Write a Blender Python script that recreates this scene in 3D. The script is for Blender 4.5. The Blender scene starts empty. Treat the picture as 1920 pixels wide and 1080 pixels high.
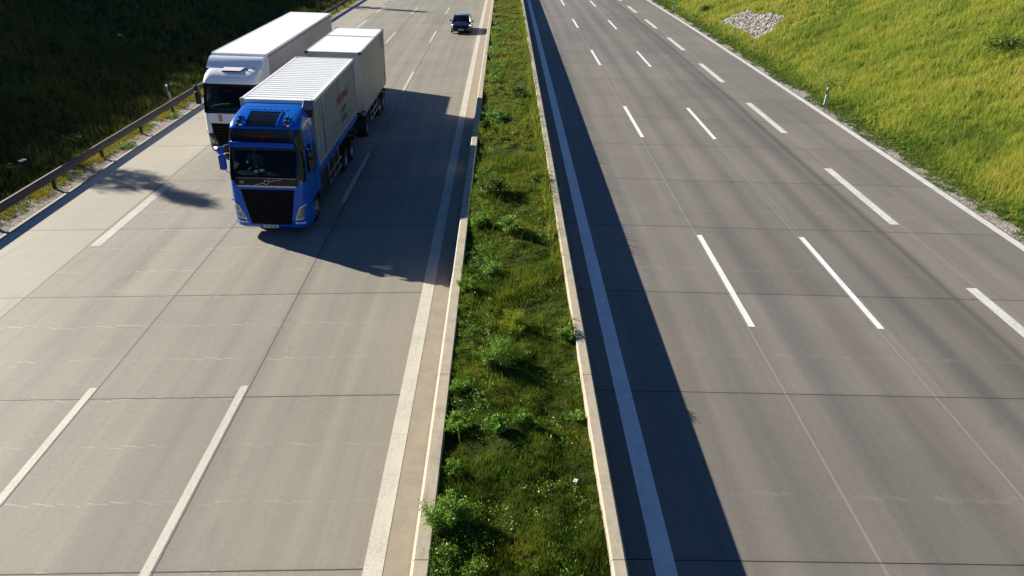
import bpy, bmesh, math, random
import numpy as np
from mathutils import Vector, Matrix
from math import radians, sin, cos, pi

R = random.Random(7)
NP = np.random.default_rng(11)
SC = bpy.context.scene
COL = SC.collection

# ------------------------------------------------------------------ camera
CAM_H = 10.5364
cam_d = bpy.data.cameras.new('camera')
cam = bpy.data.objects.new('camera', cam_d); COL.objects.link(cam)
cam_d.sensor_width = 36.0; cam_d.lens = 24.153
cam_d.clip_start = 0.1; cam_d.clip_end = 5000
cam.matrix_world = (Matrix.Translation((0, 0, CAM_H)) @ Matrix.Rotation(-0.015956, 4, 'Z')
                    @ Matrix.Rotation(pi/2 - 0.520213, 4, 'X') @ Matrix.Rotation(0.0131968, 4, 'Z'))
SC.camera = cam

# ------------------------------------------------------------------ light
SUN_EL = radians(23.6)
SUN_H = Vector((-0.853, 0.522, 0)).normalized()       # towards the sun, far left
SUN_DIR = Vector((SUN_H.x*cos(SUN_EL), SUN_H.y*cos(SUN_EL), sin(SUN_EL)))
w = bpy.data.worlds.new('World'); SC.world = w; w.use_nodes = True
nt = w.node_tree; nt.nodes.clear()
sky = nt.nodes.new('ShaderNodeTexSky'); sky.sky_type = 'NISHITA'; sky.sun_disc = False
sky.sun_elevation = SUN_EL; sky.sun_rotation = math.atan2(SUN_H.x, SUN_H.y)
sky.air_density = 0.8; sky.dust_density = 0.0; sky.ozone_density = 8.0
bg = nt.nodes.new('ShaderNodeBackground'); bg.inputs['Strength'].default_value = 0.05
wo = nt.nodes.new('ShaderNodeOutputWorld')
nt.links.new(sky.outputs[0], bg.inputs[0]); nt.links.new(bg.outputs[0], wo.inputs[0])
sd = bpy.data.lights.new('sun', 'SUN'); sd.energy = 5.0; sd.angle = radians(0.5); sd.color = (1.0, 0.93, 0.80)
so = bpy.data.objects.new('sun', sd); COL.objects.link(so)
so.rotation_euler = SUN_DIR.to_track_quat('Z', 'Y').to_euler(); so.location = (-60, 30, 60)
SC.view_settings.view_transform = 'Standard'; SC.view_settings.look = 'None'
SC.view_settings.gamma = 1; SC.view_settings.exposure = 1.08

# ------------------------------------------------------------------ world surface
KV, KH, CS = 0.000112833, 1.5202e-05, 0.0224
def crest(Y):
    Y = np.asarray(Y, float)
    return np.where(Y > 140, -KV*140*140 - 2*KV*140*(Y-140), np.where(Y < 0, 0, -KV*Y*Y))
def roadz(X, Y): return crest(Y) - CS*np.abs(X)
def shiftx(Y):
    Y = np.clip(np.asarray(Y, float), 0, 140); return KH*Y*Y
def W(X, Y, h=0.0, cross=True):
    return (float(X + shiftx(Y)), float(Y), float(crest(Y) - (CS*abs(X) if cross else 0) + h))
XR0, XR1 = 2.3, 19.30      # right carriageway
XL0, XL1 = -1.62, -18.30   # left carriageway
def lumps(X, Y):
    return (0.16*np.sin(X*.9+1.3*np.sin(Y*.31))*np.sin(Y*.55+.7*np.sin(X*.4)) + 0.10*np.sin(X*2.1+Y*1.3)*np.sin(Y*1.7-X*.8)
            + 0.05*np.sin(X*4.3-Y*2.2+2)*np.sin(Y*3.9+X))
LX = [-2000, -75, -52, -43, -34, -27, -22.6, -20.3, -18.3]
LZ = [15, 15, 14.4, 11.6, 5.7, 2.25, 0.55, 0.03, -0.06]
RX = [19.3, 20.2, 21.6, 26, 34, 44, 56, 75, 2000]
RZ = [-0.06, 0.02, 0.45, 2.5, 6.9, 12.2, 15, 15.6, 15.6]
def terrz(X, Y):
    """height of the ground outside the roads"""
    X = np.asarray(X, float); Y = np.asarray(Y, float)
    base = np.where(X < 0, np.interp(X, LX, LZ), np.interp(X, RX, RZ))
    a = np.clip((np.abs(X)-np.where(X < 0, 20.6, 21.0))/3.0, 0, 1)
    near = np.clip((160-np.abs(X))/60, 0, 1)
    return base + crest(Y) - CS*19.0 + lumps(X, Y)*a*near*np.where(X < 0, .7, 1.15)

# ------------------------------------------------------------------ helpers
def tag(o, label=None, cat=None, group=None, kind=None):
    if label: o['label'] = label
    if cat: o['category'] = cat
    if group: o['group'] = group
    if kind: o['kind'] = kind
    return o
def link(o, parent=None):
    COL.objects.link(o)
    if parent: o.parent = parent
    return o
def empty(name, loc, rz=0.0, label=None, cat=None, group=None):
    o = bpy.data.objects.new(name, None); o.location = loc; o.rotation_euler = (0, 0, rz)
    o.empty_display_size = 0.3; link(o); return tag(o, label, cat, group)
def mesh_np(name, V, F, mats, parent=None, smooth=False, mi=None, attrs=None, loc=None):
    """V (n,3); F (m,k) equal sized faces"""
    V = np.asarray(V, np.float32); F = np.asarray(F, np.int32)
    me = bpy.data.meshes.new(name); me.vertices.add(len(V)); me.vertices.foreach_set('co', V.ravel())
    k = F.shape[1]; me.loops.add(F.size); me.loops.foreach_set('vertex_index', F.ravel())
    me.polygons.add(len(F)); me.polygons.foreach_set('loop_start', np.arange(0, F.size, k, dtype=np.int32))
    me.polygons.foreach_set('loop_total', np.full(len(F), k, np.int32))
    if mi is not None: me.polygons.foreach_set('material_index', np.asarray(mi, np.int32))
    me.polygons.foreach_set('use_smooth', np.full(len(F), smooth))
    for m in (mats if isinstance(mats, (list, tuple)) else [mats]): me.materials.append(m)
    for an, av in (attrs or {}).items():
        a = me.attributes.new(an, 'FLOAT', 'POINT'); a.data.foreach_set('value', np.asarray(av, np.float32))
    me.update(calc_edges=True); me.validate()
    o = bpy.data.objects.new(name, me)
    if loc is not None: o.location = loc
    return link(o, parent)

class MB:
    """collects polygons for ONE mesh object"""
    def __init__(s): s.v = []; s.f = []; s.m = []; s.rec = []
    def add(s, vs, fs, m=0):
        b = len(s.v); s.rec.append((b, len(s.f), len(vs), len(fs))); s.v += [tuple(map(float, v)) for v in vs]
        for f in fs: s.f.append([b+i for i in f]); s.m.append(m)
        return s
    def box(s, x0, x1, y0, y1, z0, z1, m=0, rot=None, piv=None):
        vs = [Vector((x, y, z)) for z in (z0, z1) for y in (y0, y1) for x in (x0, x1)]
        if rot is not None:
            c = Vector(piv) if piv is not None else sum(vs, Vector())/8
            vs = [c + rot @ (v-c) for v in vs]
        return s.add(vs, [(0, 2, 3, 1), (4, 5, 7, 6), (0, 1, 5, 4), (2, 6, 7, 3), (0, 4, 6, 2), (1, 3, 7, 5)], m)
    def tube(s, pts, r, n=8, m=0, cap=True):
        pts = [Vector(p) for p in pts]; rs = r if isinstance(r, (list, tuple)) else [r]*len(pts)
        rings = []
        for i, p in enumerate(pts):
            d = (pts[min(i+1, len(pts)-1)] - pts[max(i-1, 0)]).normalized()
            a = d.orthogonal().normalized() if i == 0 else (prev - d*prev.dot(d)).normalized()
            prev = a; b = d.cross(a)
            rings.append([p + (a*cos(2*pi*k/n) + b*sin(2*pi*k/n))*rs[i] for k in range(n)])
        vs = [v for q in rings for v in q]
        fs = [(i*n+k, i*n+(k+1) % n, (i+1)*n+(k+1) % n, (i+1)*n+k) for i in range(len(pts)-1) for k in range(n)]
        if cap: fs += [tuple(range(n-1, -1, -1)), tuple((len(pts)-1)*n+k for k in range(n))]
        return s.add(vs, fs, m)
    def lathe(s, prof, c, axis='x', n=24, m=0):
        """prof: list of (r, t) around an axis through c"""
        vs = []
        for r, t in prof:
            for k in range(n):
                a = 2*pi*k/n
                vs.append((c[0]+t, c[1]+r*cos(a), c[2]+r*sin(a)) if axis == 'x' else (c[0]+r*cos(a), c[1]+r*sin(a), c[2]+t))
        fs = [(i*n+k, i*n+(k+1) % n, (i+1)*n+(k+1) % n, (i+1)*n+k) for i in range(len(prof)-1) for k in range(n)]
        return s.add(vs, fs, m)
    def each(s, name, mats, parent=None, **kw):
        """one object for every piece that was added"""
        out = []
        for vb, fb, nv, nf in s.rec:
            q = MB(); q.v = s.v[vb:vb+nv]; q.f = [[i-vb for i in f] for f in s.f[fb:fb+nf]]; q.m = s.m[fb:fb+nf]
            out.append(q.build(name, mats, parent, **kw))
        return out
    def build(s, name, mats, parent=None, bevel=0, smooth=False, seg=2, angle=35):
        me = bpy.data.meshes.new(name); me.from_pydata(s.v, [], s.f)
        for m in (mats if isinstance(mats, (list, tuple)) else [mats]): me.materials.append(m)
        me.polygons.foreach_set('material_index', s.m)
        bm = bmesh.new(); bm.from_mesh(me); bmesh.ops.recalc_face_normals(bm, faces=bm.faces); bm.to_mesh(me); bm.free()
        if smooth: me.shade_smooth() if hasattr(me, 'shade_smooth') else None
        if smooth: me.set_sharp_from_angle(angle=radians(angle))
        o = bpy.data.objects.new(name, me); link(o, parent)
        if bevel:
            b = o.modifiers.new('bevel', 'BEVEL'); b.width = bevel; b.segments = seg; b.limit_method = 'ANGLE'
            b.harden_normals = False
            me.shade_smooth(); me.set_sharp_from_angle(angle=radians(50))
        return o

def lettering(name, text, size, m, parent, mat4, extrude=0.004, bold=0.0):
    cu = bpy.data.curves.new(name, 'FONT'); cu.body = text; cu.size = size; cu.extrude = extrude; cu.offset = bold
    cu.align_x = 'CENTER'; cu.align_y = 'CENTER'
    t = bpy.data.objects.new(name+'_tmp', cu); COL.objects.link(t)
    bpy.context.view_layer.update()
    me = bpy.data.meshes.new_from_object(t.evaluated_get(bpy.context.evaluated_depsgraph_get()))
    bpy.data.objects.remove(t); bpy.data.curves.remove(cu)
    me.transform(mat4); me.materials.clear(); me.materials.append(m)
    o = bpy.data.objects.new(name, me); return link(o, parent)

# ------------------------------------------------------------------ materials
class NT:
    def __init__(s, name):
        s.m = bpy.data.materials.new(name); s.m.use_nodes = True; s.t = s.m.node_tree
        s.b = s.t.nodes['Principled BSDF']; s.out = s.t.nodes['Material Output']
    def n(s, typ, **kw):
        nd = s.t.nodes.new('ShaderNode'+typ)
        for k, v in kw.items():
            if k.startswith('i_'):
                key = k[2:]; nd.inputs[int(key) if key.isdigit() else key.replace('_', ' ')].default_value = v
            else: setattr(nd, k, v)
        return nd
    def l(s, a, b): s.t.links.new(a, b)
    def math(s, op, a, b=None, c=None, clamp=False):
        nd = s.n('Math', operation=op, use_clamp=clamp)
        for i, q in enumerate((a, b, c)):
            if q is None: continue
            if isinstance(q, (int, float)): nd.inputs[i].default_value = q
            else: s.l(q, nd.inputs[i])
        return nd.outputs[0]
    def noise(s, vec, scale, detail=4, rough=.55, dist=0):
        nd = s.n('TexNoise'); nd.inputs['Scale'].default_value = scale; nd.inputs['Detail'].default_value = detail
        nd.inputs['Roughness'].default_value = rough; nd.inputs['Distortion'].default_value = dist
        if vec is not None: s.l(vec, nd.inputs['Vector'])
        return nd.outputs['Fac']
    def ramp(s, f, pts):
        nd = s.n('ValToRGB'); cr = nd.color_ramp
        while len(cr.elements) < len(pts): cr.elements.new(.5)
        for e, (p, c) in zip(cr.elements, pts): e.position = p; e.color = (*c, 1) if len(c) == 3 else c
        s.l(f, nd.inputs[0]); return nd.outputs[0]
    def mix(s, f, a, b, typ='MIX'):
        nd = s.n('Mix', data_type='RGBA', blend_type=typ)
        for i, q in ((0, f), (6, a), (7, b)):
            if isinstance(q, (int, float)): nd.inputs[i].default_value = q
            elif isinstance(q, tuple): nd.inputs[i].default_value = (*q, 1) if len(q) == 3 else q
            else: s.l(q, nd.inputs[i])
        return nd.outputs[2]
    def vscale(s, vec, sc):
        nd = s.n('VectorMath', operation='MULTIPLY'); s.l(vec, nd.inputs[0]); nd.inputs[1].default_value = sc
        return nd.outputs[0]
    def bump(s, f, strength, dist):
        nd = s.n('Bump'); nd.inputs['Strength'].default_value = strength; nd.inputs['Distance'].default_value = dist
        s.l(f, nd.inputs['Height']); s.l(nd.outputs[0], s.b.inputs['Normal'])
    def geo(s): return s.n('NewGeometry').outputs['Position']
    def obj(s): return s.n('TexCoord').outputs['Object']
    def uv(s): return s.n('TexCoord').outputs['UV']

def plain(name, col, rough=.5, metal=0, coat=0, dirt=0.0, dirtcol=(.12, .1, .08), emit=None, es=0, nscale=3.0, spec=.5):
    M = NT(name); b = M.b
    b.inputs['Base Color'].default_value = (*col, 1); b.inputs['Roughness'].default_value = rough
    b.inputs['Metallic'].default_value = metal; b.inputs['Coat Weight'].default_value = coat
    b.inputs['Specular IOR Level'].default_value = spec
    if dirt > 0:
        f = M.noise(M.obj(), nscale, 6, .65)
        f2 = M.ramp(f, [(.42, (0, 0, 0)), (.78, (1, 1, 1))])
        f3 = M.math('MULTIPLY', f2, dirt)
        M.l(M.mix(f3, col, dirtcol), b.inputs['Base Color'])
        M.l(M.math('MULTIPLY_ADD', f, .25, rough-.1, clamp=True), b.inputs['Roughness'])
    if emit:
        b.inputs['Emission Color'].default_value = (*emit, 1); b.inputs['Emission Strength'].default_value = es
    return M.m

def road_material(name, base, dark, warm, joint_long, joint_cross, yphase, left):
    M = NT(name); uv = M.uv(); sep = M.n('SeparateXYZ'); M.l(uv, sep.inputs[0]); x, y = sep.outputs[0], sep.outputs[1]
    # long soft streaks left by tyres, following the lanes
    st = M.noise(M.vscale(uv, (1.6, .035, 1)), 1.0, 5, .6, .3)
    st2 = M.noise(M.vscale(uv, (.55, .02, 1)), 1.0, 3, .5)
    patch = M.noise(uv, .35, 5, .6)
    slab = M.n('TexWhiteNoise', noise_dimensions='2D')
    fx = M.math('FLOOR', M.math('DIVIDE', M.math('ADD', x, .35), 3.85))
    fy = M.math('FLOOR', M.math('DIVIDE', M.math('SUBTRACT', y, yphase), 5.0))
    cb = M.n('CombineXYZ'); M.l(fx, cb.inputs[0]); M.l(fy, cb.inputs[1]); M.l(cb.outputs[0], slab.inputs[0])
    fine = M.noise(uv, 48, 4, .85); mid = M.noise(uv, 9, 5, .7)
    c = M.mix(M.ramp(st, [(.32, (0, 0, 0)), (.68, (1, 1, 1))]), dark, base)
    c = M.mix(M.math('MULTIPLY', M.ramp(st2, [(.35, (0, 0, 0)), (.7, (1, 1, 1))]), .45), c, warm)
    v = M.math('ADD', M.math('MULTIPLY', M.math('SUBTRACT', fine, .5), 1.5), 1.0)
    v = M.math('MULTIPLY', v, M.math('ADD', M.math('MULTIPLY', M.math('SUBTRACT', mid, .5), .35), 1.0))
    v = M.math('MULTIPLY', v, M.math('ADD', M.math('MULTIPLY', M.math('SUBTRACT', patch, .5), .3), 1.0))
    v = M.math('MULTIPLY', v, M.math('ADD', M.math('MULTIPLY', slab.outputs[0], .15), .925))
    if not left:   # a dark rubbered track beside the hard shoulder and two worn ones
        for xc, wd, k in ((14.30, .17, .38), (13.85, .40, .24), (13.3, .45, .12), (12.2, .4, .22), (9.9, .5, .20), (8.3, .45, .17), (6.0, .4, .10), (4.7, .4, .12)):
            wob = M.math('MULTIPLY', M.math('SUBTRACT', M.noise(M.vscale(uv, (0, .05, 1)), 1.0, 2), .5), .8)
            d = M.math('DIVIDE', M.math('SUBTRACT', M.math('ADD', x, wob), xc), wd)
            g = M.math('POWER', 2.718, M.math('MULTIPLY', M.math('MULTIPLY', d, d), -1.0))
            v = M.math('MULTIPLY', v, M.math('SUBTRACT', 1.0, M.math('MULTIPLY', g, k)))
    c = M.mix(1.0, c, v, 'MULTIPLY')
    gr = M.n('CombineColor'); [M.l(v, gr.inputs[i]) for i in range(3)]
    c = M.mix(1.0, M.mix(0.0, c, c), (1, 1, 1), 'MULTIPLY')
    # light scuffs running across the lanes, half way down each slab
    wav = M.math('MULTIPLY', M.math('SUBTRACT', M.noise(M.vscale(uv, (.7, .25, 1)), 1.0, 3, .6), .5), .45)
    saw = M.math('MULTIPLY', M.math('FRACT', M.math('MULTIPLY', x, 1.9)), .09)
    yy = M.math('ADD', M.math('ADD', M.math('SUBTRACT', y, yphase-.83), wav), saw)
    per = 5/3 if left else 5.0
    dd = M.math('ABSOLUTE', M.math('SUBTRACT', M.math('FRACT', M.math('DIVIDE', yy, per)), .5))
    ln = M.math('SUBTRACT', 1.0, M.math('DIVIDE', dd, .016), clamp=True)
    msk = M.ramp(M.noise(M.vscale(uv, (.9, .9, 1)), 1.3, 5, .7), [(.42, (0, 0, 0)), (.62, (1, 1, 1))])
    if left: msk = M.math('MULTIPLY', msk, M.math('SUBTRACT', .25, M.math('MULTIPLY', M.math('ADD', x, 3.0), .085), clamp=True))
    ln = M.math('MULTIPLY', M.math('MULTIPLY', ln, msk), .75 if left else .12)
    c = M.mix(ln, c, (.55, .52, .46))
    if left:
        c = M.mix(M.math('MULTIPLY', M.math('LESS_THAN', x, -14.64), .55), c, (.37, .34, .27))
        ss = M.ramp(M.noise(M.vscale(uv, (1.3, 3.2, 1)), 1.5, 6, .75, 1.5), [(.56, (0, 0, 0)), (.72, (1, 1, 1))])
        c = M.mix(M.math('MULTIPLY', ss, M.math('MULTIPLY', M.math('SUBTRACT', -5.0, x), .035, clamp=True)), c, (.52, .48, .40))
    # spots, oil, tar
    sp = M.ramp(M.noise(uv, 2.1, 2, .4), [(.18, (1, 1, 1)), (.205, (0, 0, 0))])
    c = M.mix(M.math('MULTIPLY', sp, .35), c, (.03, .028, .025))
    st3 = M.ramp(M.noise(M.vscale(uv, (.8, .25, 1)), .9, 6, .7, .8), [(.60, (0, 0, 0)), (.78, (1, 1, 1))])
    c = M.mix(M.math('MULTIPLY', st3, .38), c, (.075, .07, .062))
    # joints
    def line(d, hw):  return M.math('LESS_THAN', d, hw)
    jit = M.math('MULTIPLY', M.math('SUBTRACT', M.noise(uv, 3.0, 3), .5), .015)
    fr = M.math('FRACT', M.math('DIVIDE', M.math('ADD', M.math('SUBTRACT', y, yphase), M.math('ADD', jit, 2.5)), 5.0))
    dc = M.math('MULTIPLY', M.math('ABSOLUTE', M.math('SUBTRACT', fr, .5)), 5.0)
    jm = line(dc, .016 if left else .013)
    hal = M.math('MULTIPLY', M.math('SUBTRACT', 1.0, M.math('DIVIDE', dc, .16), clamp=True), .10)
    c = M.mix(hal, c, (.07, .062, .055))
    for xj in joint_long:
        dj = M.math('ABSOLUTE', M.math('ADD', M.math('SUBTRACT', x, xj), jit))
        jm = M.math('MAXIMUM', jm, line(dj, .014 if left else .005))
        if not left: c = M.mix(M.math('MULTIPLY', line(dj, .024), .75), c, (.40, .37, .32))
        c = M.mix(M.math('MULTIPLY', M.math('SUBTRACT', 1.0, M.math('DIVIDE', dj, .12), clamp=True), .12), c, (.10, .09, .08))
    c = M.mix(M.math('MULTIPLY', jm, .9), c, (.018, .017, .016))
    M.l(c, M.b.inputs['Base Color']); M.b.inputs['Roughness'].default_value = .74 if left else .80
    M.b.inputs['Specular IOR Level'].default_value = .34 if left else .35
    M.bump(fine, .22, .004)
    return M.m

def concrete(name, a, b, sc=6, streak=True, joints=0):
    M = NT(name); p = M.geo()
    f = M.noise(p, sc, 8, .7); g = M.noise(p, 45, 3, .6)
    c = M.mix(M.ramp(f, [(.3, (0, 0, 0)), (.7, (1, 1, 1))]), a, b)
    v = M.math('ADD', M.math('MULTIPLY', g, .4), .8)
    c = M.mix(1.0, c, v, 'MULTIPLY')
    if streak:
        s = M.noise(M.vscale(p, (1.5, 2.2, .3)), 1.0, 5, .7)
        c = M.mix(M.math('MULTIPLY', M.ramp(s, [(.5, (0, 0, 0)), (.75, (1, 1, 1))]), .45), c, (.13, .11, .085))
    if joints:
        sp_ = M.n('SeparateXYZ'); M.l(p, sp_.inputs[0])
        dj = M.math('MULTIPLY', M.math('ABSOLUTE', M.math('SUBTRACT', M.math('FRACT', M.math('DIVIDE', sp_.outputs[1], joints)), .5)), joints)
        c = M.mix(M.math('MULTIPLY', M.math('LESS_THAN', dj, .010), .8), c, (.04, .035, .03))
        sc_ = M.noise(M.vscale(p, (8, 1.2, 8)), 1.5, 6, .8)
        c = M.mix(M.math('MULTIPLY', M.ramp(sc_, [(.56, (0, 0, 0)), (.66, (1, 1, 1))]), .35), c, (.12, .10, .075))
    M.l(c, M.b.inputs['Base Color']); M.b.inputs['Roughness'].default_value = .85
    M.bump(g, .3, .004); return M.m

def soil(name, a, b, c3, sc=1.2):
    M = NT(name); p = M.geo(); f = M.noise(p, sc, 8, .7); g = M.noise(p, 14, 6, .75)
    c = M.mix(M.ramp(f, [(.35, (0, 0, 0)), (.65, (1, 1, 1))]), a, b)
    c = M.mix(M.ramp(g, [(.45, (0, 0, 0)), (.7, (1, 1, 1))]), c, c3)
    M.l(c, M.b.inputs['Base Color']); M.b.inputs['Roughness'].default_value = .95
    M.b.inputs['Specular IOR Level'].default_value = .1
    M.bump(g, .6, .05); return M.m

def gravel(name):
    M = NT(name); p = M.geo()
    v = M.n('TexVoronoi'); v.inputs['Scale'].default_value = 22; M.l(p, v.inputs['Vector'])
    g = M.noise(p, 1.1, 6, .7)
    c = M.mix(M.n('SeparateColor').outputs[0], (.2, .17, .13), (.2, .17, .13))
    sepc = M.n('SeparateColor'); M.l(v.outputs['Color'], sepc.inputs[0])
    c = M.ramp(sepc.outputs[0], [(0, (.12, .10, .085)), (.5, (.27, .23, .20)), (1, (.48, .43, .38))])
    c = M.mix(M.ramp(g, [(.5, (0, 0, 0)), (.68, (1, 1, 1))]), c, (.09, .085, .03))
    M.l(c, M.b.inputs['Base Color']); M.b.inputs['Roughness'].default_value = .95
    M.bump(v.outputs['Distance'], .9, .03); return M.m

def leafmat(name, pts, trans=.35, nsc=.45, rough=.55, attr='tint', hue2=None, spec=.25, nz=.75):
    """pts: colour ramp stops over (patch noise + per-blade tint)"""
    M = NT(name); p = M.geo()
    at = M.n('Attribute', attribute_name=attr)
    f = M.noise(p, nsc, 4, .6)
    f2 = M.noise(p, nsc*4.5, 3, .6)
    k = M.math('ADD', M.math('MULTIPLY', f, nz), M.math('MULTIPLY', f2, .35))
    k = M.math('ADD', k, M.math('MULTIPLY', M.math('SUBTRACT', at.outputs['Fac'], .5), .42))
    k = M.math('SUBTRACT', k, (nz+.35)*.5-.5, clamp=True)
    c = M.ramp(k, pts)
    M.l(c, M.b.inputs['Base Color']); M.b.inputs['Roughness'].default_value = rough
    M.b.inputs['Specular IOR Level'].default_value = spec
    tr = M.n('BsdfTranslucent'); M.l(c, tr.inputs['Color'])
    mx = M.n('MixShader'); mx.inputs[0].default_value = trans
    M.l(M.b.outputs[0], mx.inputs[1]); M.l(tr.outputs[0], mx.inputs[2]); M.l(mx.outputs[0], M.out.inputs[0])
    return M.m

def glass(name, tint=(.35, .4, .42), refl=.12):
    M = NT(name); t = M.t; t.nodes.remove(M.b)
    a = M.n('BsdfTransparent'); a.inputs[0].default_value = (*tint, 1)
    g = M.n('BsdfGlossy'); g.inputs['Roughness'].default_value = .03; g.inputs['Color'].default_value = (.9, .95, 1, 1)
    fr = M.n('Fresnel'); fr.inputs['IOR'].default_value = 1.5
    f = M.math('MULTIPLY', fr.outputs[0], refl*8, clamp=True)
    mx = M.n('MixShader'); M.l(f, mx.inputs[0]); M.l(a.outputs[0], mx.inputs[1]); M.l(g.outputs[0], mx.inputs[2])
    M.l(mx.outputs[0], M.out.inputs[0]); return M.m

M_LEFT = road_material('concrete_road_left', (.262, .242, .196), (.182, .170, .142), (.282, .250, .196),
                       [-6.27, -10.04, -14.64], None, 18.26, True)
M_RIGHT = road_material('concrete_road_right', (.210, .190, .166), (.148, .139, .132), (.232, .205, .168),
                        [7.06, 10.86, 15.42], None, 18.47, False)
M_GUTTER = concrete('gutter_concrete', (.24, .205, .155), (.29, .25, .195), 3)
def paint_mat(name, col, wear):
    M = NT(name); p = M.geo(); f = M.noise(p, 16, 6, .75); g = M.noise(p, 1.3, 4, .6)
    k = M.math('MULTIPLY', M.ramp(M.math('ADD', M.math('MULTIPLY', f, .7), M.math('MULTIPLY', g, .3)), [(.47, (0, 0, 0)), (.60, (1, 1, 1))]), wear)
    st = M.noise(M.vscale(p, (14, .8, 14)), 1.0, 4, .7)
    k = M.math('ADD', k, M.math('MULTIPLY', M.ramp(st, [(.52, (0, 0, 0)), (.70, (1, 1, 1))]), wear*.6), clamp=True)
    M.l(M.mix(k, col, (.28, .26, .22)), M.b.inputs['Base Color']); M.b.inputs['Roughness'].default_value = .7
    return M.m
M_PAINT = paint_mat('white_line_paint', (.66, .655, .63), .5)
M_PAINTB = paint_mat('bright_line_paint', (.82, .82, .81), .3)  # white lifted so the edge line reads brighter in shade; dashes share it
M_PAINTC = paint_mat('cream_line_paint', (.50, .475, .40), .5)
M_PAINT2 = paint_mat('worn_line_paint', (.48, .46, .41), .75)
M_WALL = concrete('barrier_concrete', (.36, .31, .225), (.45, .39, .29), 4, joints=5.0)
M_SOIL = soil('median_soil', (.04, .065, .012), (.035, .045, .012), (.07, .085, .02))
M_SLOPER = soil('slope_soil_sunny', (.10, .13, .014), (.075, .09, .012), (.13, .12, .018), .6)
M_SLOPEL = soil('slope_soil_shaded', (.02, .03, .010), (.016, .020, .008), (.03, .035, .012), .6)  # darker twin of the sunny soil; the bank's shade is in its colour
M_GRAVEL = gravel('verge_gravel')

# ------------------------------------------------------------------ terrain and roads
def sheet(name, xs, ys, zf, m, uvm=False, smooth=True, kind='structure'):
    xs = np.asarray(xs, float); ys = np.asarray(ys, float)
    X, Y = np.meshgrid(xs, ys); Z = zf(X, Y)
    V = np.stack([X+shiftx(Y), Y, Z], -1).reshape(-1, 3)
    nx, ny = len(xs), len(ys); i = np.arange(nx-1); j = np.arange(ny-1); I, J = np.meshgrid(i, j)
    a = (J*nx+I).ravel(); F = np.stack([a, a+1, a+1+nx, a+nx], -1)
    o = mesh_np(name, V, F, m, smooth=smooth)
    if uvm:
        uv = np.stack([X, Y], -1).reshape(-1, 2)[F.ravel()]
        l = o.data.uv_layers.new(name='UVMap'); l.data.foreach_set('uv', uv.astype(np.float32).ravel())
    return tag(o, kind=kind)
YS = np.concatenate([[-120, -60], np.arange(-20, 150, 2.5), [160, 200, 300, 600, 1500]])
sheet('road', [XL1, -14.5, -10, -6, -2.12], YS, lambda X, Y: roadz(X, Y), M_LEFT, True)
sheet('road', [XR0-.3, 6, 10, 14, XR1], YS, lambda X, Y: roadz(X, Y), M_RIGHT, True)
sheet('gutter', [-2.12, -1.3], YS, lambda X, Y: roadz(X, Y)-.002, M_GUTTER)
# ground: one sheet far below the road, climbing into the two banks
gx = np.concatenate([[-2000, -400, -150, -90], np.arange(-75, -18.2, .55), [-18.3]])
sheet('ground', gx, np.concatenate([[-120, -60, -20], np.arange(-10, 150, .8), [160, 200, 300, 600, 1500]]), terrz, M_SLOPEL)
gx = np.concatenate([[19.3], np.arange(19.8, 75, .55), [90, 150, 400, 2000]])
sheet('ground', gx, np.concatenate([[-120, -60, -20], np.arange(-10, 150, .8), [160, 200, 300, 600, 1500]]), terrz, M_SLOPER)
sheet('ground', [-18.6, 0, 19.6], YS, lambda X, Y: crest(Y)-.9, M_SOIL)
sheet('verge', np.linspace(-18.28, -19.75, 6), np.arange(-10, 150, 1.0),
      lambda X, Y: terrz(X, Y)+.012, M_GRAVEL)
sheet('verge', np.linspace(19.32, 20.1, 5), np.arange(-10, 150, 1.0), lambda X, Y: terrz(X, Y)+.012, M_GRAVEL)
M_CEDGE = concrete('road_edge_concrete', (.42, .38, .32), (.5, .46, .38), 5, False)

# painted lines
def strips(name, segs, wd, m, dz=.004):
    V = []; F = []
    for xc, y0, y1 in segs:
        n = max(1, int((y1-y0)/3))
        for k in range(n):
            a = y0+(y1-y0)*k/n; b = y0+(y1-y0)*(k+1)/n; q = len(V)
            for yy in (a, b):
                for xx in (xc-wd/2, xc+wd/2): V.append(W(xx, yy, dz))
            F.append((q, q+1, q+3, q+2))
    return tag(mesh_np(name, V, F, m), kind='structure')
def dashes(xc, y0, ln, per, k0=-2, k1=6): return [(xc, y0+per*k, y0+per*k+ln) for k in range(k0, k1)]
strips('lane_marking', dashes(-6.41, 7.55, 6.15, 18.07) + dashes(-10.17, 7.55, 6.15, 18.07), .19, M_PAINTC)
strips('lane_marking', dashes(7.19, 16.55, 6.2, 18.15) + dashes(10.99, 16.6, 6.2, 18.15), .19, M_PAINTB)
strips('lane_marking', dashes(-14.36, 21.85, 6.0, 12.0, -3, 10), .36, M_PAINT2)
strips('lane_marking', dashes(15.19, 24.2, 6.4, 12.05, 0, 9) + [(15.19, 12.7, 19.2), (15.19, 1.0, 7.5)], .36, M_PAINT)
strips('edge_line', [(-2.31, -60, 300)], .36, M_PAINTC); strips('edge_line', [(2.99, -60, 300)], .40, M_PAINTB)
strips('edge_line', [(19.05, -60, 300)], .34, M_PAINT); strips('edge_line', [(-17.80, -60, 300)], .42, M_PAINT2)

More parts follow.
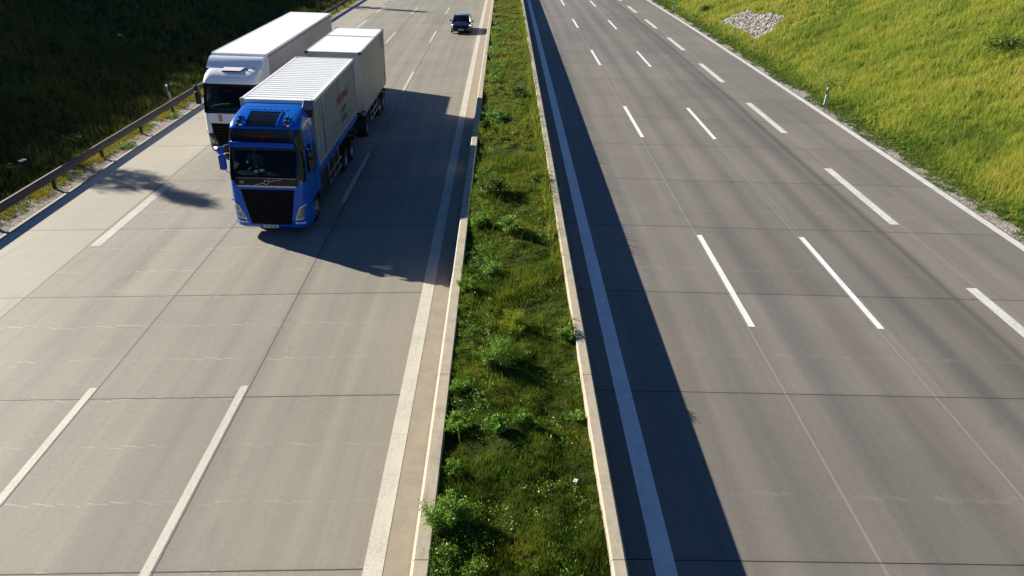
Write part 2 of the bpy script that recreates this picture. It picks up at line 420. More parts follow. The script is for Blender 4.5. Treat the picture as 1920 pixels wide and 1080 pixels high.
# ------------------------------------------------------------------ median barriers
def barrier(xin, xout, label):
    s = 1 if xout > xin else -1; H = 1.15
    prof = [(xin-s*.05, .1), (xin, .82), (xin, H-.02), (xin+s*.02, H), (xout-s*.035, H), (xout, H-.035), (xout+s*.02, .8), (xout+s*.12, .3), (xout+s*.19, .0)]
    ys = np.concatenate([[-60, -20], np.arange(-8, 150, 4.0), [200, 300]]); V = []; F = []; n = len(prof)
    for y in ys:
        for x, z in prof: V.append(W(x, y, z, False))
    for i in range(len(ys)-1):
        for k in range(n-1): F.append((i*n+k, i*n+k+1, (i+1)*n+k+1, (i+1)*n+k))
    o = mesh_np('concrete_barrier', V, F, M_WALL)
    me = o.data; bm = bmesh.new(); bm.from_mesh(me); bmesh.ops.recalc_face_normals(bm, faces=bm.faces); bm.to_mesh(me); bm.free()
    me.shade_smooth(); me.set_sharp_from_angle(angle=radians(20))
    return tag(o, label, 'barrier', 'concrete walls of the planted median')
barrier(-1.16, -1.44, 'long pale concrete barrier between the planted median and the carriageway with the lorries')
barrier(1.80, 2.05, 'long pale concrete barrier whose shadow darkens the edge of the empty carriageway')
def medz(X, Y):
    X = np.asarray(X, float); Y = np.asarray(Y, float)
    return (crest(Y)+.98-.045*(X-.3)+.05*np.sin(X*2.3+Y*.7)+.05*np.sin(Y*1.3+1.7*np.sin(X*1.1))+.025*np.sin(X*6.1+Y*2.2)*np.sin(Y*5.3-X*2)
            +.02*np.sin(X*11+2*np.sin(Y*3))*np.sin(Y*9.7+X*4))
sheet('median_ground', np.linspace(-1.2, 1.84, 32), np.concatenate([np.arange(-10, 4, 1), np.arange(4, 30, .12), np.arange(30, 150, .4)]), medz, M_SOIL)


# ------------------------------------------------------------------ vehicle materials
def carpaint(name, col, rough=.28):
    M = NT(name); b = M.b; f = M.noise(M.obj(), 2.2, 6, .65)
    M.l(M.mix(M.math('MULTIPLY', M.ramp(f, [(.5, (0, 0, 0)), (.85, (1, 1, 1))]), .08), col, (.12, .11, .10)), b.inputs['Base Color'])
    M.l(M.math('MULTIPLY_ADD', f, .2, rough-.08), b.inputs['Roughness'])
    b.inputs['Specular IOR Level'].default_value = .22; b.inputs['Coat Weight'].default_value = .35; b.inputs['Coat Roughness'].default_value = .08
    return M.m
M_BLUE = carpaint('blue_paint', (.002, .115, .55), .26)
M_DBLUE = carpaint('deep_blue_paint', (.003, .07, .45))
M_WHITE = carpaint('white_paint', (.84, .86, .90))
M_NAVY = carpaint('navy_paint', (.012, .014, .03), .2)
M_BLACK = plain('black_plastic', (.012, .012, .014), .45, dirt=.2, dirtcol=(.04, .038, .035))
M_GLOSSBLK = plain('gloss_black', (.006, .006, .008), .15)
M_MESH = plain('grille_black', (.003, .003, .004), .8, spec=.2)
M_SLAT = plain('grille_slat_black', (.006, .006, .008), .6, spec=.25)
M_CHROME = plain('chrome', (.6, .62, .65), .18, 1.0)
M_GREY = plain('grey_plastic', (.20, .20, .21), .5, dirt=.2)
M_STEEL = plain('galvanised_steel', (.34, .33, .33), .42, .8, dirt=.5, dirtcol=(.12, .10, .09), nscale=1.5)
M_RUSTY = plain('weathered_guardrail', (.085, .07, .065), .6, .35, dirt=.6, dirtcol=(.09, .06, .045), nscale=1.0)
M_RUBBER = plain('rubber', (.014, .014, .015), .85, dirt=.35, dirtcol=(.05, .045, .04))
M_RIM = plain('wheel_rim', (.35, .35, .36), .4, .7, dirt=.4)
M_FRAME = plain('chassis_paint', (.02, .02, .022), .6, dirt=.4, dirtcol=(.06, .05, .045))
M_ROOFW = plain('white_roof', (.90, .90, .88), .4, dirt=.08, dirtcol=(.5, .48, .42), nscale=1.2)
M_CONT = plain('container_white_shaded', (.36, .35, .335), .5, dirt=.3, dirtcol=(.30, .27, .23), nscale=1.3)  # white darkened for the flanks, which lie in shade; roof keeps full white
M_TARP = plain('grey_tarpaulin', (.36, .36, .39), .45, dirt=.3, dirtcol=(.22, .21, .2), nscale=.8)
M_RED = plain('red_lettering', (.32, .012, .018), .6)
M_REDD = plain('dark_red_lettering', (.22, .006, .012), .6, spec=.2)
M_NAVYTXT = plain('dark_blue_lettering', (.02, .03, .12), .5)
M_REDLENS = plain('red_lens', (.35, .01, .008), .2)
M_ORANGE = plain('orange_lens', (.65, .16, .02), .3)
M_LAMP = plain('headlamp_lens', (.75, .78, .8), .08, spec=.8)
M_LAMPD = plain('headlamp_housing', (.25, .26, .28), .15, .6)
M_DRL = plain('daytime_lamp', (.9, .9, .9), .3, emit=(1, .98, .92), es=4.0)
M_PLATE = plain('number_plate', (.62, .62, .60), .5)
M_GLASS = glass('cab_glass', (.24, .30, .31), .04)
M_CARGLASS = glass('car_glass', (.10, .11, .13), .12)
M_INT = plain('cab_interior', (.020, .020, .023), .8)
M_SEAT = plain('seat_fabric', (.03, .03, .035), .9)
M_SKIN = plain('skin', (.52, .30, .20), .5); M_HAIR = plain('hair', (.03, .02, .012), .7)
M_TEAL = plain('pale_teal_shirt', (.25, .47, .48), .8); M_DENIM = plain('dark_trousers', (.03, .035, .06), .85)
M_PAPER = plain('white_paper', (.8, .8, .78), .8); M_YEL = plain('yellow_cloth', (.55, .48, .08), .8)

# ------------------------------------------------------------------ truck cabs
class Shell:
    """rounded cab skin: levels (z, yfront, halfwidth, corner radius), flat back at yb"""
    def __init__(s, lv, yb): s.lv = lv; s.yb = yb; s.z = [l[0] for l in lv]
    def at(s, z): return [float(np.interp(z, s.z, [l[i] for l in s.lv])) for i in (1, 2, 3)]
    def front(s, x, z):
        yf, hw, r = s.at(z); d = abs(x)-(hw-r)
        return yf if d <= 0 else yf + r - math.sqrt(max(0, r*r-min(d, r)**2))
    def side(s, y, z):
        yf, hw, r = s.at(z); d = (yf+r)-y
        return hw if d <= 0 else hw - r + math.sqrt(max(0, r*r-min(d, r)**2))
    def build(s, name, mats, parent, openings=(), black=(), close_top=True, side_open=(), matfn=None):
        NF, NC = 14, 5; sf = [0, .06, .12, .3, .5, .56, .75, 1.0]
        def ring(z):
            yf, hw, r = s.at(z); P = []
            P += [(hw, s.yb-(s.yb-yf-r)*(1-t)*1.0 if False else yf+r+(s.yb-yf-r)*t) for t in reversed(sf)]
            P += [(hw-r+r*cos(a), yf+r-r*sin(a)) for a in [pi/2*k/NC for k in range(1, NC)]]
            P += [((hw-r)*(1-2*k/NF), yf) for k in range(NF+1)]
            P += [(-(hw-r)-r*sin(a), yf+r-r*cos(a)) for a in [pi/2*k/NC for k in range(1, NC)]]
            P += [(-hw, yf+r+(s.yb-yf-r)*t) for t in sf]
            return P
        b = MB(); n = len(ring(s.z[0]))
        for z in s.z: b.v += [(x, y, z) for x, y in ring(z)]
        nside = len(sf)-1
        for i in range(len(s.z)-1):
            zc = (s.z[i]+s.z[i+1])/2
            for k in range(n-1):
                if k < nside: reg, t = 'side', (sf[nside-k]+sf[nside-k-1])/2; sg = 1
                elif k < nside+NC: reg, t, sg = 'corner', (k-nside+.5)/NC, 1
                elif k < nside+NC+NF: reg, t, sg = 'front', 1-2*(k-nside-NC+.5)/NF, 0
                elif k < nside+2*NC+NF: reg, t, sg = 'corner', (k-nside-NC-NF+.5)/NC, -1
                else: kk = k-nside-2*NC-NF; reg, t, sg = 'side', (sf[kk]+sf[kk+1])/2, -1
                if any(reg == o[0] and o[1] <= t <= o[2] and o[3] <= zc <= o[4] for o in openings): continue
                b.f.append([i*n+k, i*n+k+1, (i+1)*n+k+1, (i+1)*n+k]); b.m.append(matfn(reg, t, zc) if matfn else 0)
            b.f.append([i*n+n-1, i*n, (i+1)*n, (i+1)*n+n-1]); b.m.append(0)
        # roof and floor fans
        for lvl in (0, len(s.z)-1):
            z = s.z[lvl]; q = len(b.v); yf, hw, r = s.at(z); b.v.append((0, (yf+s.yb)/2, z+(.03 if lvl else 0)))
            for k in range(n): b.f.append([lvl*n+k, lvl*n+(k+1) % n, q]); b.m.append(0)
        return b.build(name, mats, parent, smooth=True, angle=40)
    def patch(s, b, q, nx, nz, off=.006, th=.02, m=0):
        """raised patch on the front; q = BL, BR, TR, TL in (x, z)"""
        vs = []
        for o in (off, off-th):
            for j in range(nz+1):
                for i in range(nx+1):
                    u, v = i/nx, j/nz
                    x = (q[0][0]*(1-u)+q[1][0]*u)*(1-v)+(q[3][0]*(1-u)+q[2][0]*u)*v
                    z = (q[0][1]*(1-u)+q[1][1]*u)*(1-v)+(q[3][1]*(1-u)+q[2][1]*u)*v
                    vs.append((x, s.front(x, z)-o, z))
        N = (nx+1)*(nz+1); w_ = nx+1
        fs = [(j*w_+i, j*w_+i+1, (j+1)*w_+i+1, (j+1)*w_+i) for j in range(nz) for i in range(nx)]
        rim = [i for i in range(nx+1)]+[j*w_+nx for j in range(1, nz+1)]+[nz*w_+i for i in range(nx-1, -1, -1)]+[j*w_ for j in range(nz-1, 0, -1)]
        fs += [(rim[k], rim[(k+1) % len(rim)], rim[(k+1) % len(rim)]+N, rim[k]+N) for k in range(len(rim))]
        return b.add(vs, fs, m)
    def spatch(s, b, sg, q, ny, nz, off=.006, th=.02, m=0):
        """raised patch on a side; q corners in (y, z)"""
        vs = []
        for o in (off, off-th):
            for j in range(nz+1):
                for i in range(ny+1):
                    u, v = i/ny, j/nz
                    y = (q[0][0]*(1-u)+q[1][0]*u)*(1-v)+(q[3][0]*(1-u)+q[2][0]*u)*v
                    z = (q[0][1]*(1-u)+q[1][1]*u)*(1-v)+(q[3][1]*(1-u)+q[2][1]*u)*v
                    vs.append((sg*(s.side(y, z)+o), y, z))
        N = (ny+1)*(nz+1); w_ = ny+1
        fs = [(j*w_+i, j*w_+i+1, (j+1)*w_+i+1, (j+1)*w_+i) for j in range(nz) for i in range(ny)]
        rim = [i for i in range(ny+1)]+[j*w_+ny for j in range(1, nz+1)]+[nz*w_+i for i in range(ny-1, -1, -1)]+[j*w_ for j in range(nz-1, 0, -1)]
        fs += [(rim[k], rim[(k+1) % len(rim)], rim[(k+1) % len(rim)]+N, rim[k]+N) for k in range(len(rim))]
        return b.add(vs, fs, m)

def wheel(parent, x, y, r=.53, wd=.32, dual=False):
    """x = outer face; sg points outwards"""
    sg = 1 if x > 0 else -1; wd = .6 if dual else wd
    T = MB(); T.lathe([(r*.56, 0), (r*.80, 0), (r*.95, -sg*.03), (r, -sg*.07), (r, -sg*(wd-.07)), (r*.93, -sg*wd), (r*.5, -sg*wd)], (x, y, r), n=28)
    for k in range(28):      # tread blocks
        a = 2*pi*k/28
        T.box(min(x-sg*.08, x-sg*(wd-.08)), max(x-sg*.08, x-sg*(wd-.08)), y-.035, y+.035, r+r-.012, r+r+.010, rot=Matrix.Rotation(a, 3, 'X'), piv=(x, y, r))
    t = T.build('wheel', M_RUBBER, parent, smooth=True, angle=50)
    d = -sg*.12 if dual else sg*.02
    Q = MB(); Q.lathe([(r*.57, -sg*.02), (r*.54, d*.4), (r*.34, d), (r*.30, d), (r*.26, d+sg*.05), (r*.16, d+sg*.07), (0.001, d+sg*.07)], (x, y, r), n=24)
    for k in range(10):
        a = 2*pi*k/10; Q.box(x+d-.015, x+d+.03, y+cos(a)*r*.42-.015, y+cos(a)*r*.42+.015, r+sin(a)*r*.42-.015, r+sin(a)*r*.42+.015)
    rim = Q.build('rim', M_RIM, t, smooth=True, angle=30)
    return t

def plate(parent, x, y, z, text, wd=.54, h=.12):
    b = MB(); b.box(x-wd/2, x+wd/2, y-.012, y+.012, z-h/2, z+h/2)
    p = b.build('number_plate', M_PLATE, parent, bevel=.004)
    lettering('plate_lettering', text, h*.85, M_BLACK, p, Matrix.Translation((x, y-.016, z)) @ Matrix.Rotation(pi/2, 4, 'X'), .001, .002)
    return p

def mirror(parent, sg, sh, z0, z1, y0, colr):
    x0 = sg*1.30; b = MB()
    b.box(min(x0+sg*.13, x0+sg*.36), max(x0+sg*.13, x0+sg*.36), y0-.08, y0+.10, z0, z1-.28)
    b.box(min(x0+sg*.14, x0+sg*.35), max(x0+sg*.14, x0+sg*.35), y0-.08, y0+.10, z1-.25, z1)
    a = b.build('mirror', colr, parent, bevel=.05, seg=3)
    g = MB(); g.box(min(x0+sg*.16, x0+sg*.33), max(x0+sg*.16, x0+sg*.33), y0+.101, y0+.107, z0+.06, z1-.33)
    g.build('mirror_glass', M_CHROME, a)
    c = MB(); c.tube([(x0-sg*.12, y0+.30, z1+.04), (x0+sg*.10, y0+.06, z1+.05), (x0+sg*.24, y0+.01, z1-.06)], .022)
    c.tube([(x0-sg*.10, y0+.22, z0-.12), (x0+sg*.10, y0+.05, z0-.13), (x0+sg*.24, y0+.01, z0+.04)], .022)
    c.each('mirror_arm', M_GREY if colr is M_BLUE else M_CHROME, a, smooth=True)

def cab_interior(root, sh, zf, zs, yb):
    b = MB(); b.box(-1.14, 1.14, .45, yb-.08, zf-.05, zf); b.box(-1.15, 1.15, yb-.12, yb-.07, zf, zs+1.2)
    b.build('cab_lining', M_INT, root)
    d = MB(); d.add([(x, y, z) for x in (-1.12, 1.12) for y, z in ((.22, zf+.05), (.30, zs+.02), (.62, zs+.06), (.72, zs-.1), (.72, zf+.05))],
                    [(0, 1, 2, 3, 4), (9, 8, 7, 6, 5)]+[(i, i+5, (i+1) % 5+5, (i+1) % 5) for i in range(5)])
    d.build('dashboard', M_INT, root, bevel=.03)
    for sx in (-.62, .62):
        q = MB(); q.box(sx-.26, sx+.26, .98, 1.48, zf+.02, zf+.48); q.box(sx-.25, sx+.25, 1.42, 1.58, zf+.4, zf+1.15)
        q.box(sx-.14, sx+.14, 1.44, 1.56, zf+1.16, zf+1.36); q.build('seat', M_SEAT, root, bevel=.05, seg=3)
    t = MB(); c = Vector((.62, .80, zs+.12)); ax = Matrix.Rotation(radians(62), 3, 'X')
    t.tube([c + ax @ Vector((.23*cos(a), .23*sin(a), 0)) for a in [2*pi*k/20 for k in range(21)]], .018, 6)
    t.tube([c + ax @ Vector((-.22, 0, 0)), c + ax @ Vector((.22, 0, 0))], .015, 6); t.tube([c, c+Vector((0, -.2, -.15))], .03, 6)
    t.build('steering_wheel', M_BLACK, root, smooth=True)

def corrugated(b, x0, x1, y0, y1, z, pitch, depth, axis, m=0, thick=0):
    """wavy sheet. axis 'roof': ribs across x, stepping along y at height z. axis 'side': at x=x0, between z=z[0], z[1]"""
    n = int((y1-y0)/pitch); pr = []
    for k in range(n):
        a = y0+(y1-y0)*k/n; p = (y1-y0)/n
        f_ = (.62, .70, .90) if axis == 'roof' else (.50, .54, .96)
        pr += [(a, 0), (a+p*f_[0], 0), (a+p*f_[1], -depth), (a+p*f_[2], -depth)]
    pr.append((y1, 0)); vs = []
    for y, d in pr:
        if axis == 'roof': vs += [(x0, y, z+d), (x1, y, z+d)]
        else: vs += [(x0+d*x1, y, z[0]), (x0+d*x1, y, z[1])]
    return b.add(vs, [(2*i, 2*i+1, 2*i+3, 2*i+2) for i in range(len(pr)-1)], m)

def container(parent, y0, y1, zb, zt, hw, name, front_m, faint=False):
    b = MB(); dep = .010 if faint else .12; pt = .30 if faint else .34
    # roof, ribbed, with plain rails around
    if faint: b.add([(-hw+.04, y0+.05, zt), (hw-.04, y0+.05, zt), (hw-.04, y1-.05, zt), (-hw+.04, y1-.05, zt)], [(0, 1, 2, 3)], 1)
    else: corrugated(b, -hw+.1, hw-.1, y0+.1, y1-.1, zt-.004, .31, .045, 'roof', 1)
    for sg in (-1, 1): corrugated(b, sg*(hw-.012), sg, y0+.13, y1-.13, (zb+.12, zt-.10), pt, dep, 'side', 0)
    b.add([(-hw+.05, y0+.02, zb), (hw-.05, y0+.02, zb), (hw-.05, y0+.02, zt-.03), (-hw+.05, y0+.02, zt-.03)], [(0, 1, 2, 3)], 2)
    b.add([(-hw+.05, y1-.02, zb), (hw-.05, y1-.02, zb), (hw-.05, y1-.02, zt-.03), (-hw+.05, y1-.02, zt-.03)], [(3, 2, 1, 0)], 2)
    b.add([(-hw+.05, y0, zb+.02), (hw-.05, y0, zb+.02), (hw-.05, y1, zb+.02), (-hw+.05, y1, zb+.02)], [(3, 2, 1, 0)], 2)
    box = b.build(name, [M_CONT, M_ROOFW, front_m], parent)
    f = MB(); rm = 1
    for sg in (-1, 1):
        xa, xb = sorted((sg*hw, sg*(hw-.10)))
        f.box(xa, xb, y0, y1, zt-.10, zt+.004, 0 if faint else 1); f.box(xa, xb, y0, y1, zb, zb+.13, 0)
        for ya, yb in ((y0, y0+.13), (y1-.13, y1)): f.box(xa-.003*(sg < 0), xb+.003*(sg > 0), ya, yb, zb+.005, zt-.005, 0)
    for ya, yb in ((y0-.003, y0+.09), (y1-.09, y1+.003)): f.box(-hw+.1, hw-.1, ya, yb, zt-.12, zt+.002, 0 if faint else 1); f.box(-hw+.1, hw-.1, ya, yb, zb, zb+.14, 0)
    f.build('container_frame', [M_CONT, M_ROOFW], box, bevel=.012)
    c = MB()
    for sg in (-1, 1):
        for yy in (y0, y1-.14):
            for zz in (zt-.105, zb-.01):
                xa, xb = sorted((sg*(hw+.008), sg*(hw-.13))); c.box(xa, xb, yy-.006, yy+.146, zz, zz+.12)
    c.each('corner_casting', M_FRAME if faint else M_CONT, box, bevel=.01)
    return box

# ------------------------------------------------------------------ blue lorry
BX, BY = -8.25, 22.50
def zero(root_loc): return root_loc
broot = empty('lorry', W(BX, BY), 0, 'blue cab lorry carrying a white ribbed container, front of its trailer', 'lorry')
broot.rotation_euler = (-math.atan(2*KV*27), CS, 0)
BS = Shell([(1.12, .01, 1.32, .28), (1.5, .01, 1.32, .28), (1.80, .03, 1.32, .28), (2.04, .05, 1.315, .27), (2.20, .08, 1.31, .26), (2.5, .17, 1.30, .24), (2.8, .27, 1.285, .23), (3.06, .36, 1.27, .22),
            (3.16, .39, 1.26, .22), (3.28, .42, 1.25, .22), (3.44, .44, 1.24, .22), (3.76, .50, 1.22, .24), (3.86, .60, 1.20, .26), (3.96, .80, 1.17, .27),
            (4.06, 1.12, 1.13, .27), (4.15, 1.5, 1.08, .25), (4.20, 1.78, 1.03, .2)], 2.12)
def bm(reg, t, z):
    if reg == 'corner' and 2.06 < z < 3.80 and t > (.0): return 1
    if reg == 'front' and 2.04 < z < 3.76: return 1
    return 0
BS.build('cab_body', [M_BLUE, M_GLOSSBLK], broot, openings=[('front', -1, 1, 2.2, 3.06), ('side', .12, .5, 2.2, 3.06)], matfn=bm)
BB = Shell([(.28, .14, 1.22, .3), (.34, .06, 1.30, .34), (.46, .0, 1.335, .36), (.8, .0, 1.335, .34), (1.12, .01, 1.325, .30)], .82)
BB.build('bumper', [M_BLUE], broot)
# glass: windscreen and door windows
g = MB(); BS.patch(g, [(-1.045, 2.21), (1.045, 2.21), (1.045, 3.05), (-1.045, 3.05)], 10, 5, -.004, .012)
g.build('windscreen', M_GLASS, broot, smooth=True)
for sg in (-1, 1):
    g = MB(); BS.spatch(g, sg, [(.58, 2.21), (1.32, 2.21), (1.33, 3.05), (.80, 3.05)], 5, 4, -.004, .012); g.build('door_window', M_GLASS, broot, smooth=True)
    d = MB(); fr = [((.46, 1.15), (.49, 2.15)), ((1.40, 1.15), (1.42, 3.12))]
    for (ya, za), (yb_, zb_) in fr: BS.spatch(d, sg, [(ya, za), (ya+.025, za), (yb_+.025, zb_), (yb_, zb_)], 1, 6, .004, .01)
    d.box(*sorted((sg*1.325, sg*1.36)), 1.18, 1.34, 2.05, 2.09)
    d.build('door_seam', M_BLACK, broot)
    v = MB(); BS.spatch(v, sg, [(1.62, 2.3), (1.92, 2.3), (1.9, 2.95), (1.66, 2.95)], 2, 3, .008, .02); v.build('side_panel', M_GLOSSBLK, broot)
    v = MB(); BS.spatch(v, sg, [(1.35, 3.25), (1.62, 3.25), (1.70, 3.72), (1.45, 3.72)], 2, 3, .006, .012)
    BS.spatch(v, sg, [(1.38, 3.08), (1.58, 3.08), (1.60, 3.18), (1.42, 3.18)], 2, 1, .006, .012); v.each('side_marking', M_GREY, broot)
# grille with slats
g = MB(); U = Shell([(.40, .0, 1.335, .34), (1.12, .005, 1.33, .30), (1.8, .03, 1.32, .28), (2.3, .1, 1.3, .26)], 2)
U.patch(g, [(-.70, .47), (.70, .47), (.93, 1.76), (-.93, 1.76)], 12, 8, .014, .03)
gr = g.build('grille', M_MESH, broot)
s_ = MB()
for k in range(13):
    z = .52+k*.098; hw_ = .70+.23*(z-.47)/1.29-.03
    U.patch(s_, [(-hw_, z), (hw_, z), (hw_, z+.022), (-hw_, z+.022)], 12, 1, .034, .02)
s_.build('grille_slat', M_SLAT, gr)
s_ = MB(); U.patch(s_, [(-1.0, 1.86), (1.0, 1.86), (1.0, 1.905), (-1.0, 1.905)], 10, 1, .03, .03)
BS.patch(s_, [(-1.02, 2.155), (1.02, 2.155), (1.02, 2.185), (-1.02, 2.185)], 10, 1, .03, .03); s_.each('chrome_strip', M_CHROME, broot)
# the badge panel between the strips: diagonal bar, ring and arrow
s_ = MB(); U.patch(s_, [(-1.08, 1.915), (1.08, 1.915), (1.10, 2.15), (-1.10, 2.15)], 10, 2, .02, .03); bp = s_.build('badge_panel', M_GLOSSBLK, broot)
s_ = MB(); zc_ = 2.03; yb_ = U.front(0, zc_)-.045
s_.tube([(-.42, yb_, zc_-.10), (-.1, yb_, zc_-.03)], .010, 6); s_.tube([(.1, yb_, zc_+.03), (.55, yb_, zc_+.13)], .010, 6)
s_.tube([(.075*cos(a), yb_, zc_+.075*sin(a)) for a in [2*pi*k/20 for k in range(21)]], .011, 6)
s_.tube([(.05, yb_, zc_+.05), (.12, yb_, zc_+.12)], .010, 6); s_.tube([(.07, yb_, zc_+.125), (.125, yb_, zc_+.125), (.125, yb_, zc_+.07)], .008, 6)
s_.build('badge', M_CHROME, bp)
s_ = MB(); U.patch(s_, [(-.92, 1.97), (-.78, 1.97), (-.78, 2.07), (-.92, 2.07)], 1, 1, .026, .01); s_.build('small_badge', M_GREY, bp)
# sun visor, sign strip, roof hatch, roof lamps
s_ = MB(); BS.patch(s_, [(-1.16, 3.20), (1.02, 3.20), (1.04, 3.36), (-1.18, 3.36)], 14, 3, .17, .05)
s_.build('sun_visor', M_DBLUE, broot, bevel=.015)
s_ = MB(); BS.patch(s_, [(-1.05, 3.40), (1.05, 3.40), (1.05, 3.74), (-1.05, 3.74)], 12, 3, .02, .03); sg_ = s_.build('sign_strip', M_GLOSSBLK, broot)
lettering('sign_lettering', 'Transport', .22, M_REDD, sg_, Matrix.Translation((-.12, BS.front(0, 3.55)-.03, 3.54)) @ Matrix.Rotation(pi/2-.1, 4, 'X') @ Matrix.Diagonal((1.2, .8, 1, 1)), .004, .006)
def roofpt(x, z, off): return (x, BS.front(x, z)-off*.5, z+off)
def roofpatch(b, x0b, x1b, x0t, x1t, z0, z1, off, n=6, m=0):
    vs = []
    for o in (off, -.03):
        for j in range(n+1):
            v = j/n; z = z0+(z1-z0)*v
            for xx in (x0b+(x0t-x0b)*v, x1b+(x1t-x1b)*v): vs.append(roofpt(xx, z, o))
    N = 2*(n+1); fs = [(2*j, 2*j+1, 2*j+3, 2*j+2) for j in range(n)]
    rim = [2*j for j in range(n+1)]+[2*j+1 for j in range(n, -1, -1)]
    fs += [(rim[k], rim[(k+1) % len(rim)], rim[(k+1) % len(rim)]+N, rim[k]+N) for k in range(len(rim))]
    return b.add(vs, fs, m)
s_ = MB(); roofpatch(s_, -.64, .40, -.60, .44, 3.80, 4.12, .012); rf = s_.build('roof_hatch', M_GLOSSBLK, broot)
s_ = MB()
for zz in (3.792, 4.115): roofpatch(s_, -.69, .45, -.68, .47, zz, zz+.018, .03, 1)
for a, b_ in ((-.69, -.64), (.40, .45)): roofpatch(s_, a, b_, a+.03, b_+.03, 3.80, 4.12, .03)
s_.each('hatch_frame', M_BLUE, rf)
for sx in (-.88, .72):
    s_ = MB()
    for zz in (3.84, 3.92, 4.0):
        p = Vector(roofpt(sx, zz, .05)); s_.lathe([(.001, -.05), (.045, -.05), (.055, .03), (.001, .035)], p, 'x', 10)
    p0 = Vector(roofpt(sx, 3.82, .03)); p1 = Vector(roofpt(sx, 4.05, .03)); s_.tube([p0, p1], .022, 6)
    rl = s_.build('roof_lamp', M_BLACK, broot, smooth=True)
    s_ = MB(); p = Vector(roofpt(sx+.10, 3.84, .04)); s_.lathe([(.001, -.06), (.03, -.05), (.03, .05), (.001, .06)], p, 'x', 8); s_.each('lamp_glass', M_LAMP, rl, smooth=True)
s_ = MB(); s_.tube([(.98, 1.3, 4.13), (.86, .95, 4.07), (.80, .72, 3.98)], .012, 5)
s_.build('roof_aerial', M_BLACK, broot)
s_ = MB()    # row of small lamps' studs along the roof back edge
for k in range(7): s_.box(-.72+k*.2, -.60+k*.2, 1.50, 1.62, 4.15, 4.175)
s_.each('roof_stud', M_CHROME, broot, bevel=.01)
s_ = MB(); s_.add([(1.02, 1.75, 4.16), (1.38, 1.85, 4.10), (1.34, 2.25, 4.34), (.98, 2.2, 4.36), (1.06, 1.85, 3.80), (1.30, 1.95, 3.78), (1.28, 2.2, 3.78), (1.06, 2.2, 3.78)],
      [(0, 1, 2, 3), (0, 4, 5, 1), (1, 5, 6, 2), (2, 6, 7, 3), (3, 7, 4, 0), (4, 7, 6, 5)]); s_.m = [0, 1, 1, 1, 1, 1]
s_.build('air_intake', [M_GREY, M_BLACK], broot, bevel=.02)
# lamps
for sg in (-1, 1):
    s_ = MB(); q = [(sg*.84, .64), (sg*1.16, .72), (sg*1.285, 1.22), (sg*1.06, 1.14)]
    BB2 = Shell([(.28, .14, 1.22, .3), (.46, .0, 1.335, .36), (1.12, .01, 1.325, .30), (1.4, .01, 1.325, .30)], .82)
    BB2.patch(s_, q, 5, 6, .010, .03); hl = s_.build('headlight', M_LAMPD, broot)
    s_ = MB(); BB2.patch(s_, [(sg*.84, .64), (sg*.875, .66), (sg*1.08, 1.10), (sg*1.045, 1.13)], 1, 6, .026, .02)
    BB2.patch(s_, [(sg*.86, .63), (sg*1.16, .70), (sg*1.165, .745), (sg*.87, .675)], 4, 1, .026, .02)
    BB2.patch(s_, [(sg*1.04, 1.10), (sg*1.27, 1.19), (sg*1.285, 1.235), (sg*1.05, 1.15)], 4, 1, .026, .02)
    s_.build('daytime_light_strip', M_LAMP, hl)
    s_ = MB()
    for xx, zz in ((.96, .78), (1.04, .95)):
        s_.lathe([(.001, -.02), (.05, -.015), (.06, .02)], (sg*xx, BB2.front(xx, zz)-.03, zz), 'x', 12)
    s_.each('lamp_glass', M_LAMP, hl, smooth=True)
    s_ = MB()
    for a in (.84, .98, 1.10): BB2.patch(s_, [(sg*a, .50), (sg*(a+.10), .505), (sg*(a+.10), .57), (sg*a, .565)], 2, 1, .016, .02)
    s_.each('fog_lamp', M_LAMP, broot)
s_ = MB(); s_.lathe([(.001, -.05), (.05, -.04), (.06, .03), (.001, .04)], (-1.35, .30, 1.26), 'x', 12); s_.build('indicator', M_LAMP, broot, smooth=True)
plate(broot, -.05, -.015, .385, 'RZ LE 40')
mirror(broot, -1, BS, 2.30, 3.12, .42, M_DBLUE); mirror(broot, 1, BS, 2.42, 3.10, .42, M_BLACK)
cab_interior(broot, BS, 1.55, 2.16, 2.1)
s_ = MB(); s_.box(.93, 1.13, .45, .62, 2.22, 2.42); s_.build('dashboard_card', M_PAPER, broot, bevel=.01)
